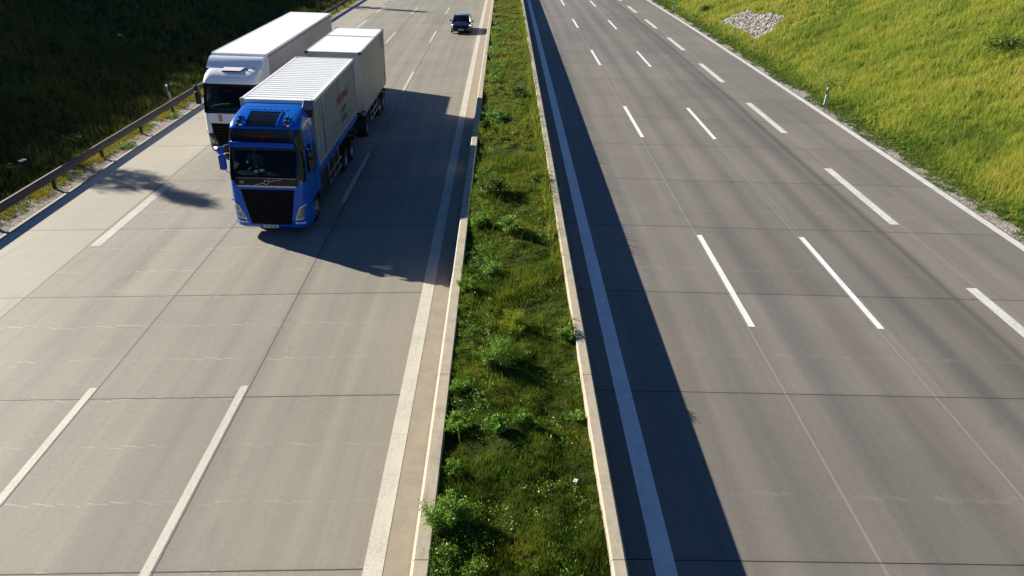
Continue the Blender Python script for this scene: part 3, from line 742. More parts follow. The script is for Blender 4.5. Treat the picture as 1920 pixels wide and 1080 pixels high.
# chassis, wheels
C0, C1, CB, CT, HW = 2.32, 9.88, 1.86, 4.30, 1.315
ch = MB()
for sg in (-1, 1): ch.box(*sorted((sg*.36, sg*.48)), .9, C1+.1, .92, 1.22)
for yy in (2.6, 4.2, 5.8, 7.4, 9.2): ch.box(-.9, .9, yy-.08, yy+.08, 1.10, 1.55)
ch.box(-1.1, 1.1, 1.1, 2.1, .95, 1.15); ch.box(-.9, .9, 1.0, 2.2, .4, 1.0)
ch.box(-.55, .55, 2.3, 9.2, .50, 1.05)  # underbody block added to stop sunlight passing below
ch.box(-1.15, 1.15, C1+.02, C1+.16, .75, .95)
ch.build('chassis', M_FRAME, broot, bevel=.015)
for sg in (-1, 1):
    s_ = MB(); s_.box(*sorted((sg*(HW-.03), sg*(HW-.18))), C0-.12, C1, 1.54, CB-.012); s_.build('side_rail', M_BLUE, broot, bevel=.02)
    s_ = MB()
    for zz in (.62, .98): s_.box(*sorted((sg*1.27, sg*1.30)), 3.6, 5.9, zz, zz+.10)
    for yy in (3.8, 4.7, 5.6): s_.box(*sorted((sg*1.20, sg*1.262)), yy, yy+.06, .62, 1.5)
    s_.each('side_guard', M_STEEL, broot, bevel=.008)
    s_ = MB(); s_.box(*sorted((sg*1.18, sg*.62)), 2.25, 6.1, .36, 1.50); s_.build('fuel_tank', M_FRAME, broot, bevel=.08, seg=3)  # tank stretched long and low to block sunlight under the lorry
    s_ = MB()
    for yy in (2.5, 4.4, 6.2): s_.box(*sorted((sg*1.29, sg*1.325)), yy, yy+.10, 1.42, 1.48)
    s_.each('marker_lamp', M_REDLENS, broot)
    for yy in (1.42, 7.0, 8.35): wheel(broot, sg*1.24, yy, dual=yy > 2)
    s_ = MB(); s_.add([(sg*xx, 1.42+.62*cos(a), .53+.62*sin(a)) for xx in (.92, 1.27) for a in [radians(20+140*k/10) for k in range(11)]], [(k, k+1, k+12, k+11) for k in range(10)])
    for yc in (7.0, 8.35): s_.add([(sg*xx, yc+.60*cos(a), .53+.60*sin(a)) for xx in (.62, 1.27) for a in [radians(25+130*k/10) for k in range(11)]], [(k, k+1, k+12, k+11) for k in range(10)])
    s_.each('mudguard', M_BLACK, broot)
s_ = MB(); s_.lathe([(.001, 0), (.10, 0), (.10, .04), (.001, .04)], (1.27, 4.15, .8), 'x', 10); s_.build('air_tank', M_REDLENS, broot)
box = container(broot, C0, C1, CB, CT, HW, 'container', M_TARP)
# markings painted on its right flank (the side towards the median)
def flank(mat_y, mat_z, off=.012): return Matrix.Translation((HW+off, mat_y, mat_z)) @ Matrix.Rotation(pi/2, 4, 'Z') @ Matrix.Rotation(pi/2, 4, 'X')
s_ = MB()
for ya in (3.35,): s_.box(HW-.006, HW+.004, ya, ya+.11, CB+.14, CT-.11)
s_.box(HW-.006, HW+.004, 6.35, 6.42, 3.15, CT-.11)
s_.each('blue_stripe', M_BLUE, box)
lettering('side_lettering', 'TRANSPORT', .42, M_RED, box, flank(7.0, 3.30), .002, .012)
lettering('side_lettering', 'EUROPA', .26, M_NAVYTXT, box, flank(7.05, 2.80), .002, .012)
lettering('side_lettering', 'LOGISTIK', .26, M_NAVYTXT, box, flank(7.0, 2.42), .002, .012)

# ------------------------------------------------------------------ drawbar trailer behind it
troot = empty('trailer', W(BX+.06, BY+11.10), 0, 'white box trailer towed behind the blue cab lorry', 'trailer')
troot.rotation_euler = (-math.atan(2*KV*37), CS, 0)
T0, T1, TB, TT = .10, 7.05, 1.46, 4.30
tb = container(troot, T0, T1, TB, TT, HW, 'container', M_TARP, True)
s_ = MB(); s_.box(-HW+.02, HW-.02, 4.42, 4.52, TT, TT+.02); s_.build('roof_seam', M_CONT, tb)
s_ = MB()
for k in range(6): s_.box(HW-.004, HW+.012, T1-.28-k*.2, T1-.2-k*.2, 3.2+.08*k, TT-.14)
s_.each('flank_rib', M_TARP, tb)
s_ = MB(); s_.box(HW-.03, HW+.012, 6.6, 6.75, 1.8, 1.95); s_.box(HW-.03, HW+.012, 6.82, 6.9, 1.9, 2.0); s_.each('warning_mark', M_REDLENS, tb)
s_ = MB()
for sg in (-1, 1): s_.box(*sorted((sg*.4, sg*.52)), -.2, T1+.1, .95, 1.30)
for yy in (.4, 2, 3.6, 5.2, 6.8): s_.box(-1.2, 1.2, yy-.07, yy+.07, 1.28, 1.44)
s_.box(-.06, .06, -1.75, .1, .62, .76); s_.box(-1.2, 1.2, T1-.05, T1+.1, .62, .80)
s_.add([(-.5, .1, .95), (.5, .1, .95), (.06, -1.1, .68), (-.06, -1.1, .68), (-.5, .1, .85), (.5, .1, .85), (.06, -1.1, .60), (-.06, -1.1, .60)],
       [(0, 1, 2, 3), (4, 7, 6, 5), (0, 3, 7, 4), (1, 5, 6, 2)])
s_.build('chassis', M_FRAME, troot, bevel=.012)
for sg in (-1, 1):
    for yy in (1.0, 5.0, 6.2): wheel(troot, sg*1.25, yy, .50, dual=True)
    s_ = MB()
    for zz in (.62, .92): s_.box(*sorted((sg*1.27, sg*1.30)), 1.75, 4.25, zz, zz+.09)
    for yy in (1.9, 3.0, 4.1): s_.box(*sorted((sg*1.20, sg*1.262)), yy, yy+.06, .62, 1.44)
    s_.each('side_guard', M_STEEL, troot, bevel=.008)
    s_ = MB(); s_.box(*sorted((sg*1.30, sg*1.16)), T0, T1, 1.30, 1.45); s_.build('side_rail', M_GREY, troot, bevel=.01)
    s_ = MB(); s_.box(*sorted((sg*.85, sg*1.25)), T1+.10, T1+.15, .85, 1.0); s_.build('rear_lamp', M_REDLENS, troot)

# ------------------------------------------------------------------ passenger in the blue cab
def person(name, loc, label, shirt):
    root = empty(name, loc, 0, label, 'person')
    me = bpy.data.meshes.new('body')
    J = [((0, 0, 0), .15), ((0, -.02, .14), .155), ((0, -.02, .34), .165), ((0, -.01, .48), .14), ((0, -.02, .56), .062), ((0, -.03, .61), .058),      # pelvis..neck 0-5
         ((.10, -.03, .00), .10), ((.15, -.42, .04), .078), ((.16, -.46, -.38), .05), ((.16, -.58, -.42), .04),       # right leg 6-9
         ((-.10, -.03, .00), .10), ((-.15, -.42, .04), .078), ((-.16, -.46, -.38), .05), ((-.16, -.58, -.42), .04),  # left leg 10-13
         ((.19, -.01, .47), .065), ((.27, -.10, .24), .046), ((.16, -.34, .16), .034), ((.13, -.40, .16), .034),     # right arm 14-17
         ((-.19, -.01, .47), .065), ((-.27, -.12, .26), .046), ((-.16, -.38, .34), .034), ((-.12, -.43, .36), .034)] # left arm 18-21
    Ed = [(0, 1), (1, 2), (2, 3), (3, 4), (4, 5), (0, 6), (6, 7), (7, 8), (8, 9), (0, 10), (10, 11), (11, 12), (12, 13),
          (3, 14), (14, 15), (15, 16), (16, 17), (3, 18), (18, 19), (19, 20), (20, 21)]
    rad = [r for _, r in J]
    # fingers: short chains rooted in the palm
    pts = [p for p, _ in J]
    for hb, sg in ((17, 1), (21, -1)):
        h = Vector(pts[hb])
        for k, (dx, ln) in enumerate(((-.024, .052), (-.008, .062), (.008, .06), (.022, .048))):
            a = len(pts); pts += [tuple(h+Vector((dx, -.035, .008))), tuple(h+Vector((dx, -.035-ln*.6, -.004))), tuple(h+Vector((dx*1.05, -.035-ln, -.03)))]
            rad += [.010, .009, .008]; Ed += [(hb, a), (a, a+1), (a+1, a+2)]
        a = len(pts); pts += [tuple(h+Vector((-sg*.036, -.006, .012))), tuple(h+Vector((-sg*.052, -.04, .006)))]; rad += [.011, .009]; Ed += [(hb, a), (a, a+1)]
    me.from_pydata(pts, Ed, [])
    o = bpy.data.objects.new('body', me); COL.objects.link(o)
    sk = o.modifiers.new('skin', 'SKIN')
    for i, v in enumerate(me.skin_vertices[0].data): v.radius = (rad[i], rad[i]*(.78 if i < 4 else 1)); v.use_root = (i == 0)
    sb = o.modifiers.new('sub', 'SUBSURF'); sb.levels = 2; sb.render_levels = 2
    bpy.context.view_layer.update()
    m2 = bpy.data.meshes.new_from_object(o.evaluated_get(bpy.context.evaluated_depsgraph_get())); bpy.data.objects.remove(o)
    # head joined into the same surface
    bmh = bmesh.new(); bmh.from_mesh(m2)
    hc = Vector((0, -.05, .73)); r = bmesh.ops.create_uvsphere(bmh, u_segments=24, v_segments=18, radius=.105)
    for v in r['verts']:
        c = v.co.copy(); c.x *= .80; c.z *= 1.18; c.y *= .98
        if c.y < -.04:
            if abs(c.x) < .02 and -.035 < c.z < .02: c.y -= .022          # nose
            if abs(abs(c.x)-.034) < .016 and .0 < c.z < .03: c.y += .010    # eye sockets
            if c.z < -.07: c.y *= .92; c.x *= .85
        v.co = c+hc
    for sgn in (-1, 1):
        e = bmesh.ops.create_uvsphere(bmh, u_segments=8, v_segments=6, radius=.025)
        for v in e['verts']: v.co = Vector((v.co.x*.35+sgn*.086, v.co.y*.8-.04, v.co.z*1.1+.73))
    bmh.to_mesh(m2); bmh.free()
    m2.materials.clear()
    for m in (shirt, M_DENIM, M_SKIN): m2.materials.append(m)
    for p in m2.polygons:
        c = p.center
        p.material_index = 2 if c.z > .55 or (c.y < -.25 and c.z > .10 and abs(c.x) < .24 and c.z > .12) or (abs(c.x) > .24 and c.z < .36) else (1 if c.z < .09 else 0)
        p.use_smooth = True
    body = bpy.data.objects.new('body', m2); link(body, root)
    hb = MB(); vs = []; n = 16
    for j in range(8):
        ph = pi/2*j/7*1.12
        for k in range(n):
            a = 2*pi*k/n; q = Vector((.090*sin(ph)*cos(a), .108*sin(ph)*sin(a), .130*cos(ph)))
            if q.y < -.05 and ph > .9: q.z = max(q.z, .055)
            vs.append(hc+q+Vector((0, .006, .004)))
    hb.add(vs, [(j*n+k, j*n+(k+1) % n, (j+1)*n+(k+1) % n, (j+1)*n+k) for j in range(7) for k in range(n)]); hb.build('hair', M_HAIR, root, smooth=True)
    f = MB()
    for sgn in (-1, 1): f.lathe([(.001, -.012), (.011, -.006), (.011, .006), (.001, .012)], hc+Vector((sgn*.033, -.088, .012)), 'x', 8)
    f.box(-.024, .024, -.153, -.146, .672, .679)
    f.each('facial_feature', M_HAIR, root, smooth=True)
    return root
def in_lorry(v): return tuple(broot.matrix_basis @ Vector(v))
bpy.context.view_layer.update()
pp = person('person', (0, 0, 0), 'seated person in pale teal shirt behind the blue lorry windscreen', M_TEAL)
pp.location = in_lorry((-.66, 1.20, 2.12)); pp.scale = (1, 1, 1)
pc = MB(); pc.box(-.16, .16, -.11, .11, 0, .025); pc.box(-.13, .12, -.09, .10, .027, .045)
pc = pc.build('paper_stack', M_PAPER, None, bevel=.004); pc.location = in_lorry((-.34, .52, 2.225)); pc.rotation_euler = (.1, 0, .4)
tag(pc, 'pale papers lying on the dashboard of the blue lorry', 'papers')

# ------------------------------------------------------------------ white articulated lorry
WX, WY = -12.54, 31.40
wroot = empty('articulated_lorry', W(WX, WY), 0, 'white articulated lorry with plain grey sided semi trailer beside the guardrail', 'lorry')
wroot.rotation_euler = (-math.atan(2*KV*38), CS, 0)
WS = Shell([(1.12, .0, 1.30, .26), (1.6, .0, 1.30, .26), (2.04, .03, 1.30, .26), (2.28, .08, 1.295, .25), (2.6, .17, 1.285, .24), (2.9, .26, 1.275, .24), (3.20, .34, 1.265, .24),
            (3.32, .34, 1.26, .26), (3.5, .44, 1.24, .30), (3.64, .58, 1.21, .33), (3.76, .82, 1.17, .33), (3.83, 1.10, 1.12, .3), (3.86, 1.45, 1.08, .25)], 2.0)
def wm(reg, t, z):
    if z < 1.6 and reg == 'front': return 1
    if reg in ('front',) and 2.06 < z < 3.32: return 1
    if reg == 'corner' and 2.06 < z < 3.32: return 1
    if reg == 'side' and 2.28 < z < 3.0 and t < .5: return 1
    return 0
WS.build('cab_body', [M_WHITE, M_GLOSSBLK], wroot, openings=[('front', -1, 1, 2.28, 3.20), ('side', .12, .5, 2.28, 3.20)], matfn=wm)
WB = Shell([(.14, .16, 1.15, .3), (.22, .06, 1.25, .34), (.4, .0, 1.30, .36), (.8, .0, 1.30, .32), (1.12, .0, 1.30, .28)], .8)
WB.build('bumper', [M_BLACK], wroot)
g = MB(); WS.patch(g, [(-1.03, 2.29), (1.03, 2.29), (1.02, 3.19), (-1.02, 3.19)], 10, 5, -.004, .012); g.build('windscreen', M_GLASS, wroot, smooth=True)
for sg in (-1, 1):
    g = MB(); WS.spatch(g, sg, [(.55, 2.29), (1.25, 2.29), (1.26, 3.19), (.78, 3.19)], 5, 4, -.004, .012); g.build('door_window', M_GLASS, wroot, smooth=True)
    s_ = MB(); q = [(sg*.80, .60), (sg*1.18, .64), (sg*1.20, .98), (sg*.92, .86)]
    WB.patch(s_, q, 5, 4, .012, .03); hl = s_.build('headlight', M_LAMPD, wroot)
    s_ = MB(); s_.lathe([(.001, -.03), (.06, -.02), (.07, .02)], (sg*.98, WB.front(.98, .72)-.03, .72), 'x', 12); s_.each('lamp_glass', M_LAMP, hl, smooth=True)
    s_ = MB(); WB.patch(s_, [(sg*.80, .36), (sg*1.06, .37), (sg*1.07, .46), (sg*.81, .45)], 3, 1, .014, .02); s_.build('daytime_lamp', M_DRL, wroot)
    s_ = MB(); WS.patch(s_, [(sg*.98, 1.14), (sg*1.29, 1.14), (sg*1.29, 1.62), (sg*1.0, 1.62)], 4, 3, .012, .02); s_.build('corner_panel', M_WHITE, wroot)
    d = MB()
    for (ya, za), (yb_, zb_) in [((.42, 1.15), (.45, 2.2)), ((1.34, 1.15), (1.36, 3.22))]: WS.spatch(d, sg, [(ya, za), (ya+.025, za), (yb_+.025, zb_), (yb_, zb_)], 1, 6, .004, .01)
    d.box(*sorted((sg*1.30, sg*1.335)), 1.10, 1.26, 2.1, 2.14); d.build('door_seam', M_BLACK, wroot)
    s_ = MB(); s_.lathe([(.001, -.05), (.045, -.04), (.05, .03), (.001, .04)], (sg*1.31, .28, 1.12), 'x', 10); s_.build('indicator', M_ORANGE, wroot, smooth=True)
g = MB(); WU = Shell([(.3, 0, 1.30, .34), (1.12, 0, 1.30, .28), (1.7, .0, 1.3, .26)], 2); WU.patch(g, [(-.80, .5), (.80, .5), (.97, 1.58), (-.97, 1.58)], 10, 6, .014, .03)
gr = g.build('grille', M_MESH, wroot); s_ = MB()
for k in range(7): WU.patch(s_, [(-.82, .58+k*.14), (.82, .58+k*.14), (.82, .62+k*.14), (-.82, .62+k*.14)], 10, 1, .034, .02)
s_.build('grille_slat', M_SLAT, gr)
s_ = MB(); s_.tube([(.12*cos(a), -.045, 1.47+.12*sin(a)) for a in [2*pi*k/24 for k in range(25)]], .012, 6)
for k in range(3):
    a = pi/2+2*pi*k/3; s_.tube([(0, -.045, 1.47), (.12*cos(a), -.045, 1.47+.12*sin(a))], [.018, .006], 6)
s_.build('badge', M_CHROME, gr)
s_ = MB(); WS.patch(s_, [(-.62, 1.68), (-.44, 1.68), (-.44, 2.0), (-.62, 2.0)], 1, 2, .012, .01); s_.build('sticker', plain('tan_sticker', (.42, .32, .22), .6), wroot)
s_ = MB(); WS.patch(s_, [(-1.1, 2.08), (1.1, 2.08), (1.1, 2.14), (-1.1, 2.14)], 8, 1, .02, .02); s_.tube([(-.9, .08, 2.30), (-.1, .14, 2.33)], .012, 5); s_.tube([(.1, .08, 2.30), (.9, .14, 2.33)], .012, 5)
s_.each('wiper', M_BLACK, wroot)
# roof: hatch, deflector and collars
s_ = MB(); s_.add([(-.42, .80, 3.815), (.42, .80, 3.815), (.55, 1.16, 3.905), (-.40, 1.16, 3.905), (-.42, .80, 3.70), (.42, .80, 3.70), (.55, 1.16, 3.75), (-.40, 1.16, 3.75)],
      [(0, 1, 2, 3), (0, 4, 5, 1), (1, 5, 6, 2), (2, 6, 7, 3), (3, 7, 4, 0)], 0); s_.m = [0, 1, 1, 1, 1]
s_.build('roof_hatch', [M_ROOFW, M_BLACK], wroot, bevel=.01)
def dfl(x, v):  # deflector surface
    return (x*(1.27-.05*v), 1.26+.62*v-.06*cos(x*1.3), 3.86+.40*math.sin(v*pi/2)*1.0)
s_ = MB(); NX = 12; NV = 6
vs = [dfl(-1+2*i/NX, j/NV) for j in range(NV+1) for i in range(NX+1)]; vs += [(v[0], v[1]+.06, v[2]-.04) for v in vs]
s_.add(vs, [(j*(NX+1)+i, j*(NX+1)+i+1, (j+1)*(NX+1)+i+1, (j+1)*(NX+1)+i) for j in range(NV) for i in range(NX)])
N_ = (NX+1)*(NV+1); rim = list(range(NX+1))+[j*(NX+1)+NX for j in range(1, NV+1)]+[NV*(NX+1)+i for i in range(NX-1, -1, -1)]+[j*(NX+1) for j in range(NV-1, 0, -1)]
s_.add([vs[i] for i in rim]+[vs[i+N_] for i in rim], [(k, (k+1) % len(rim), (k+1) % len(rim)+len(rim), k+len(rim)) for k in range(len(rim))])
s_.build('roof_deflector', M_WHITE, wroot, smooth=True, angle=40)
for sg in (-1, 1):
    s_ = MB(); s_.add([(sg*1.19, 1.28, 3.60), (sg*1.265, 1.95, 3.60), (sg*1.25, 1.95, 4.20), (sg*1.24, 1.72, 4.16), (sg*1.16, 1.28, 3.60), (sg*1.22, 1.95, 3.60), (sg*1.20, 1.95, 4.20), (sg*1.19, 1.72, 4.16)],
                      [(0, 1, 2, 3), (7, 6, 5, 4), (0, 4, 5, 1), (1, 5, 6, 2), (2, 6, 7, 3), (3, 7, 4, 0)])
    s_.box(*sorted((sg*1.22, sg*1.27)), 2.0, 2.32, 1.3, 4.0); s_.build('side_collar', M_WHITE, wroot, bevel=.015)
    mirror(wroot, sg, WS, 2.35, 3.2, .40, M_BLACK)
s_ = MB()
for yy in (.95,): s_.tube([(.70, yy, 3.80), (.70, yy, 3.90)], .03, 6)
s_.tube([(.9, 1.0, 3.78), (.95, 1.25, 3.92)], .012, 5); s_.build('roof_lamp', M_BLACK, wroot)
cab_interior(wroot, WS, 1.6, 2.22, 1.98)
s_ = MB(); s_.box(-.62, .25, .60, .63, 2.86, 3.04); rs = s_.build('name_board', M_REDD, wroot, bevel=.01)
lettering('board_lettering', 'ANNA', .17, plain('pink_lettering', (.75, .18, .30), .4), rs, Matrix.Translation((-.18, .59, 2.95)) @ Matrix.Rotation(pi/2, 4, 'X'), .002, .004)
yv = MB(); yv.box(-.36, .30, -.10, .08, 0, .04); yv.box(-.1, .36, -.06, .10, .041, .07)
yv = yv.build('yellow_cloth', M_YEL, None, bevel=.015); bpy.context.view_layer.update(); yv.location = wroot.matrix_basis @ Vector((-.55, .5, 2.30)); yv.rotation_euler = (0, .02, .1)
tag(yv, 'folded yellow cloth on the dashboard of the white articulated lorry', 'cloth')
ch = MB()
for sg in (-1, 1): ch.box(*sorted((sg*.36, sg*.48)), .9, 6.2, .85, 1.12)
ch.box(-1.1, 1.1, 1.0, 1.95, .9, 1.12); ch.box(-.9, .9, .95, 2.0, .6, .92); ch.build('chassis', M_FRAME, wroot, bevel=.015)
S0, S1, SB, ST, SW = 2.14, 15.80, 1.15, 4.33, 1.275
s_ = MB()       # grey curtain sides with a light ripple, plain white roof
nyy = 90
for sg in (-1, 1):
    vs = []
    for k in range(nyy+1):
        y = S0+.12+(S1-S0-.24)*k/nyy
        for z in (SB-.10, SB+.7, 2.7, ST-.16): vs.append((sg*(SW-.012+.010*sin(y*5.1+z)+.006*sin(y*13+z*2)), y, z))
    s_.add(vs, [(k*4+j, k*4+j+1, k*4+5+j, k*4+4+j) for k in range(nyy) for j in range(3)], 0)
s_.add([(-SW, S0, ST), (SW, S0, ST), (SW, S1, ST), (-SW, S1, ST)], [(0, 1, 2, 3)], 1)
s_.add([(-SW+.02, S0+.01, SB), (SW-.02, S0+.01, SB), (SW-.02, S0+.01, ST), (-SW+.02, S0+.01, ST)], [(0, 1, 2, 3)], 2)
s_.add([(-SW+.02, S1-.01, SB), (SW-.02, S1-.01, SB), (SW-.02, S1-.01, ST), (-SW+.02, S1-.01, ST)], [(3, 2, 1, 0)], 2)
s_.add([(-SW, S0, SB), (SW, S0, SB), (SW, S1, SB), (-SW, S1, SB)], [(3, 2, 1, 0)], 2)
tr = s_.build('semi_trailer', [M_TARP, M_ROOFW, M_WHITE], wroot, smooth=True, angle=30)
s_ = MB()
for sg in (-1, 1):
    s_.box(*sorted((sg*(SW+.012), sg*(SW-.05))), S0, S1, ST-.10, ST+.012); s_.box(*sorted((sg*(SW+.004), sg*(SW-.10))), S0, S1, SB-.28, SB-.12)
    for yy in (S0, S1-.12): s_.box(*sorted((sg*(SW+.014), sg*(SW-.08))), yy, yy+.12, SB-.12, ST-.10)
s_.build('trailer_frame', M_WHITE, tr, bevel=.01)
s_ = MB()
for sg in (-1, 1): s_.box(*sorted((sg*(SW+.006), sg*(SW-.05))), S0+.12, S1-.12, ST-.17, ST-.105)
s_.each('curtain_track', M_BLACK, tr)
s_ = MB()
for sg in (-1, 1):
    for k in range(14): s_.box(*sorted((sg*(SW+.012), sg*(SW-.01))), S0+.6+k*.92, S0+.64+k*.92, SB-.28, SB+.15)
s_.build('curtain_strap', M_FRAME, tr)
s_ = MB()
for sg in (-1, 1):
    s_.box(*sorted((sg*.42, sg*.55)), S0+.2, S1-.1, .78, .90)
    for zz in (.5, .82): s_.box(*sorted((sg*1.22, sg*1.25)), 6.6, 9.6, zz, zz+.10)
s_.box(-1.15, 1.15, S1-.15, S1, .5, .65); s_.build('trailer_chassis', M_FRAME, tr, bevel=.01)
for sg in (-1, 1):
    for yy in (1.40, 5.1): wheel(wroot, sg*1.22, yy, .51, dual=yy > 2)
    for yy in (10.6, 11.9, 13.2): wheel(wroot, sg*1.22, yy, .51, .38)
    s_ = MB(); s_.box(*sorted((sg*1.2, sg*.62)), 2.3, 3.9, .5, 1.05); s_.build('fuel_tank', M_STEEL, wroot, bevel=.08, seg=3)

# ------------------------------------------------------------------ dark hatchback far off
CX, CY = -3.98, 65.8
croot = empty('car', W(CX, CY), 0, 'small dark navy hatchback driving far back in the lane beside the median', 'car')
croot.rotation_euler = (-math.atan(2*KV*68), CS, 0)
# body: sections along y: (y, halfwidth, z bottom, z shoulder, z hood centre)
b = MB(); secs = [(0.0, .62, .30, .56, .58), (.07, .80, .22, .66, .69), (.30, .90, .20, .74, .78), (.75, .925, .20, .82, .88), (1.15, .93, .20, .88, .96), (1.9, .935, .20, .92, .98),
                  (2.7, .94, .20, .94, .98), (3.4, .93, .20, .96, .98), (3.85, .90, .22, .94, .97), (4.08, .82, .30, .90, .92), (4.14, .74, .36, .80, .82)]
NN = 15
for y, hw, zb, zs, zh in secs:
    pr_ = [(-hw*.82, zb), (-hw*.96, zb+.10), (-hw, (zb+zs)/2), (-hw*.985, zs-.10), (-hw*.93, zs-.02), (-hw*.80, zs+.015), (-hw*.4, zh-.006), (0, zh)]
    pr_ += [(-x, z) for x, z in reversed(pr_[:-1])]
    b.v += [(x, y, z) for x, z in pr_]
for i in range(len(secs)-1):
    for k in range(NN-1): b.f.append([i*NN+k, i*NN+k+1, (i+1)*NN+k+1, (i+1)*NN+k]); b.m.append(0)
    b.f.append([i*NN+NN-1, i*NN, (i+1)*NN, (i+1)*NN+NN-1]); b.m.append(0)
b.f.append(list(range(NN))); b.m.append(0); b.f.append([(len(secs)-1)*NN+k for k in range(NN)][::-1]); b.m.append(0)
b.build('body', M_NAVY, croot, smooth=True, angle=38)
# greenhouse: dark glass with painted roof and pillars
gh = [(1.12, .80, .93), (1.62, .70, 1.30), (1.85, .66, 1.42), (2.3, .655, 1.46), (3.0, .65, 1.45), (3.55, .62, 1.39), (3.80, .64, 1.28), (4.03, .76, .94)]
b = MB()
for y, hw, z in gh:
    b.v += [(-.84, y, .93), (-hw-.03, y, max(z-.09, .935)), (-hw*.88, y, z-.012), (0, y, z+.006), (hw*.88, y, z-.012), (hw+.03, y, max(z-.09, .935)), (.84, y, .93)]
for i in range(len(gh)-1):
    for k in range(6): b.f.append([i*7+k, i*7+k+1, i*7+8+k, i*7+7+k]); b.m.append(0 if k in (0, 5) or i < 2 and k in (1, 2, 3, 4) or i > 4 else 1)
b.build('cabin', [M_GLOSSBLK, carpaint('roof_sheen_paint', (.20, .24, .28), .12)], croot, smooth=True, angle=50)  # navy roof coloured pale to carry the light it reflects
s_ = MB()
for sg in (-1, 1):
    s_.tube([(sg*.82, 1.10, .95), (sg*.715, 1.62, 1.26), (sg*.675, 1.86, 1.385)], .028, 6); s_.tube([(sg*.79, 2.42, .93), (sg*.68, 2.42, 1.39)], .025, 6)
    s_.tube([(sg*.675, 1.86, 1.385), (sg*.67, 2.4, 1.42), (sg*.665, 3.1, 1.40), (sg*.64, 3.6, 1.34)], .022, 6); s_.tube([(sg*.64, 3.6, 1.34), (sg*.80, 4.0, .96)], .035, 6)
s_.build('window_frame', M_NAVY, croot, smooth=True)
for sg in (-1, 1):
    s_ = MB(); s_.add([(sg*.52, .10, .64), (sg*.80, .18, .62), (sg*.88, .42, .72), (sg*.80, .36, .79), (sg*.55, .16, .70),
                       (sg*.52, .22, .60), (sg*.78, .3, .6), (sg*.86, .5, .68), (sg*.78, .46, .74), (sg*.55, .26, .66)],
                      [(0, 1, 2, 3, 4), (9, 8, 7, 6, 5)]+[(i, i+5, (i+1) % 5+5, (i+1) % 5) for i in range(5)])
    s_.build('headlight', M_DRL, croot, bevel=.01)
    s_ = MB(); s_.box(*sorted((sg*.93, sg*1.10)), 1.28, 1.38, .92, 1.06); s_.box(*sorted((sg*.84, sg*.95)), 1.31, 1.36, .93, .98); s_.build('mirror', M_BLACK, croot, bevel=.03)
    s_ = MB(); s_.box(*sorted((sg*.58, sg*.80)), .035, .10, .34, .42); s_.each('fog_lamp', M_LAMPD, croot, bevel=.01)
    for yy in (.78, 3.35):
        T_ = MB(); T_.lathe([(.18, 0), (.27, 0), (.315, -sg*.04), (.32, -sg*.17), (.18, -sg*.2)], (sg*.93, yy, .32), n=20); t = T_.build('wheel', M_RUBBER, croot, smooth=True)
        Q_ = MB(); Q_.lathe([(.20, sg*.004), (.17, -sg*.02), (.06, sg*.0), (.001, sg*.01)], (sg*.93, yy, .32), n=14); Q_.build('rim', M_RIM, t, smooth=True)
s_ = MB(); s_.box(-.50, .50, -.012, .04, .52, .60); s_.box(-.58, .58, -.014, .05, .24, .44); s_.build('grille', M_MESH, croot, bevel=.01)
s_ = MB(); s_.lathe([(.001, -.03), (.055, -.02), (.055, .02), (.001, .03)], (0, -.03, .57), 'x', 12); s_.build('badge', M_CHROME, croot)
plate(croot, 0, -.03, .40, 'B KL 72', .50, .11)

# ------------------------------------------------------------------ guardrail
gl = empty('guardrail', W(-18.95, 40), 0, 'long weathered steel guardrail on posts beside the hard shoulder of the lorries carriageway', 'guardrail')
GX = -18.93
def GW(x, y, h): return tuple(Vector(W(x, y, h))-Vector(gl.location))
ys = list(np.arange(8, 125, 2.0)); prof = [(.00, .42), (.035, .44), (.075, .49), (.035, .545), (.01, .585), (.035, .625), (.075, .68), (.035, .73), (.0, .75), (-.006, .74), (-.004, .43)]
s_ = MB(); n = len(prof)
for y in ys: s_.v += [GW(GX+.02+px_, y, z-.02) for px_, z in prof]
for i in range(len(ys)-1):
    for k in range(n): s_.f.append([i*n+k, i*n+(k+1) % n, (i+1)*n+(k+1) % n, (i+1)*n+k]); s_.m.append(0)
# rear box beam giving the rail its depth
for i in range(0, len(ys)-1):
    a, b_ = ys[i], ys[i+1]
    vs = [GW(GX+dx, yy, z) for yy in (a, b_) for dx, z in ((-.13, .56), (.0, .56), (.0, .70), (-.13, .70))]
    s_.add(vs, [(0, 1, 5, 4), (1, 2, 6, 5), (2, 3, 7, 6), (3, 0, 4, 7)])
s_.build('rail', M_RUSTY, gl, smooth=True, angle=40)
for k in range(-5, 20):
    y = 27.55+k*3.97; s_ = MB(); p = Vector(GW(GX-.06, y, 0))
    s_.box(p.x-.06, p.x-.05, p.y-.05, p.y+.05, p.z-.5, p.z+.62); s_.box(p.x-.06, p.x+.05, p.y-.055, p.y-.047, p.z-.5, p.z+.62); s_.box(p.x-.06, p.x+.05, p.y+.047, p.y+.055, p.z-.5, p.z+.62)
    s_.box(p.x-.05, p.x+.07, p.y-.12, p.y+.12, p.z+.50, p.z+.56)
    s_.build('post', M_RUSTY, gl, bevel=.004)

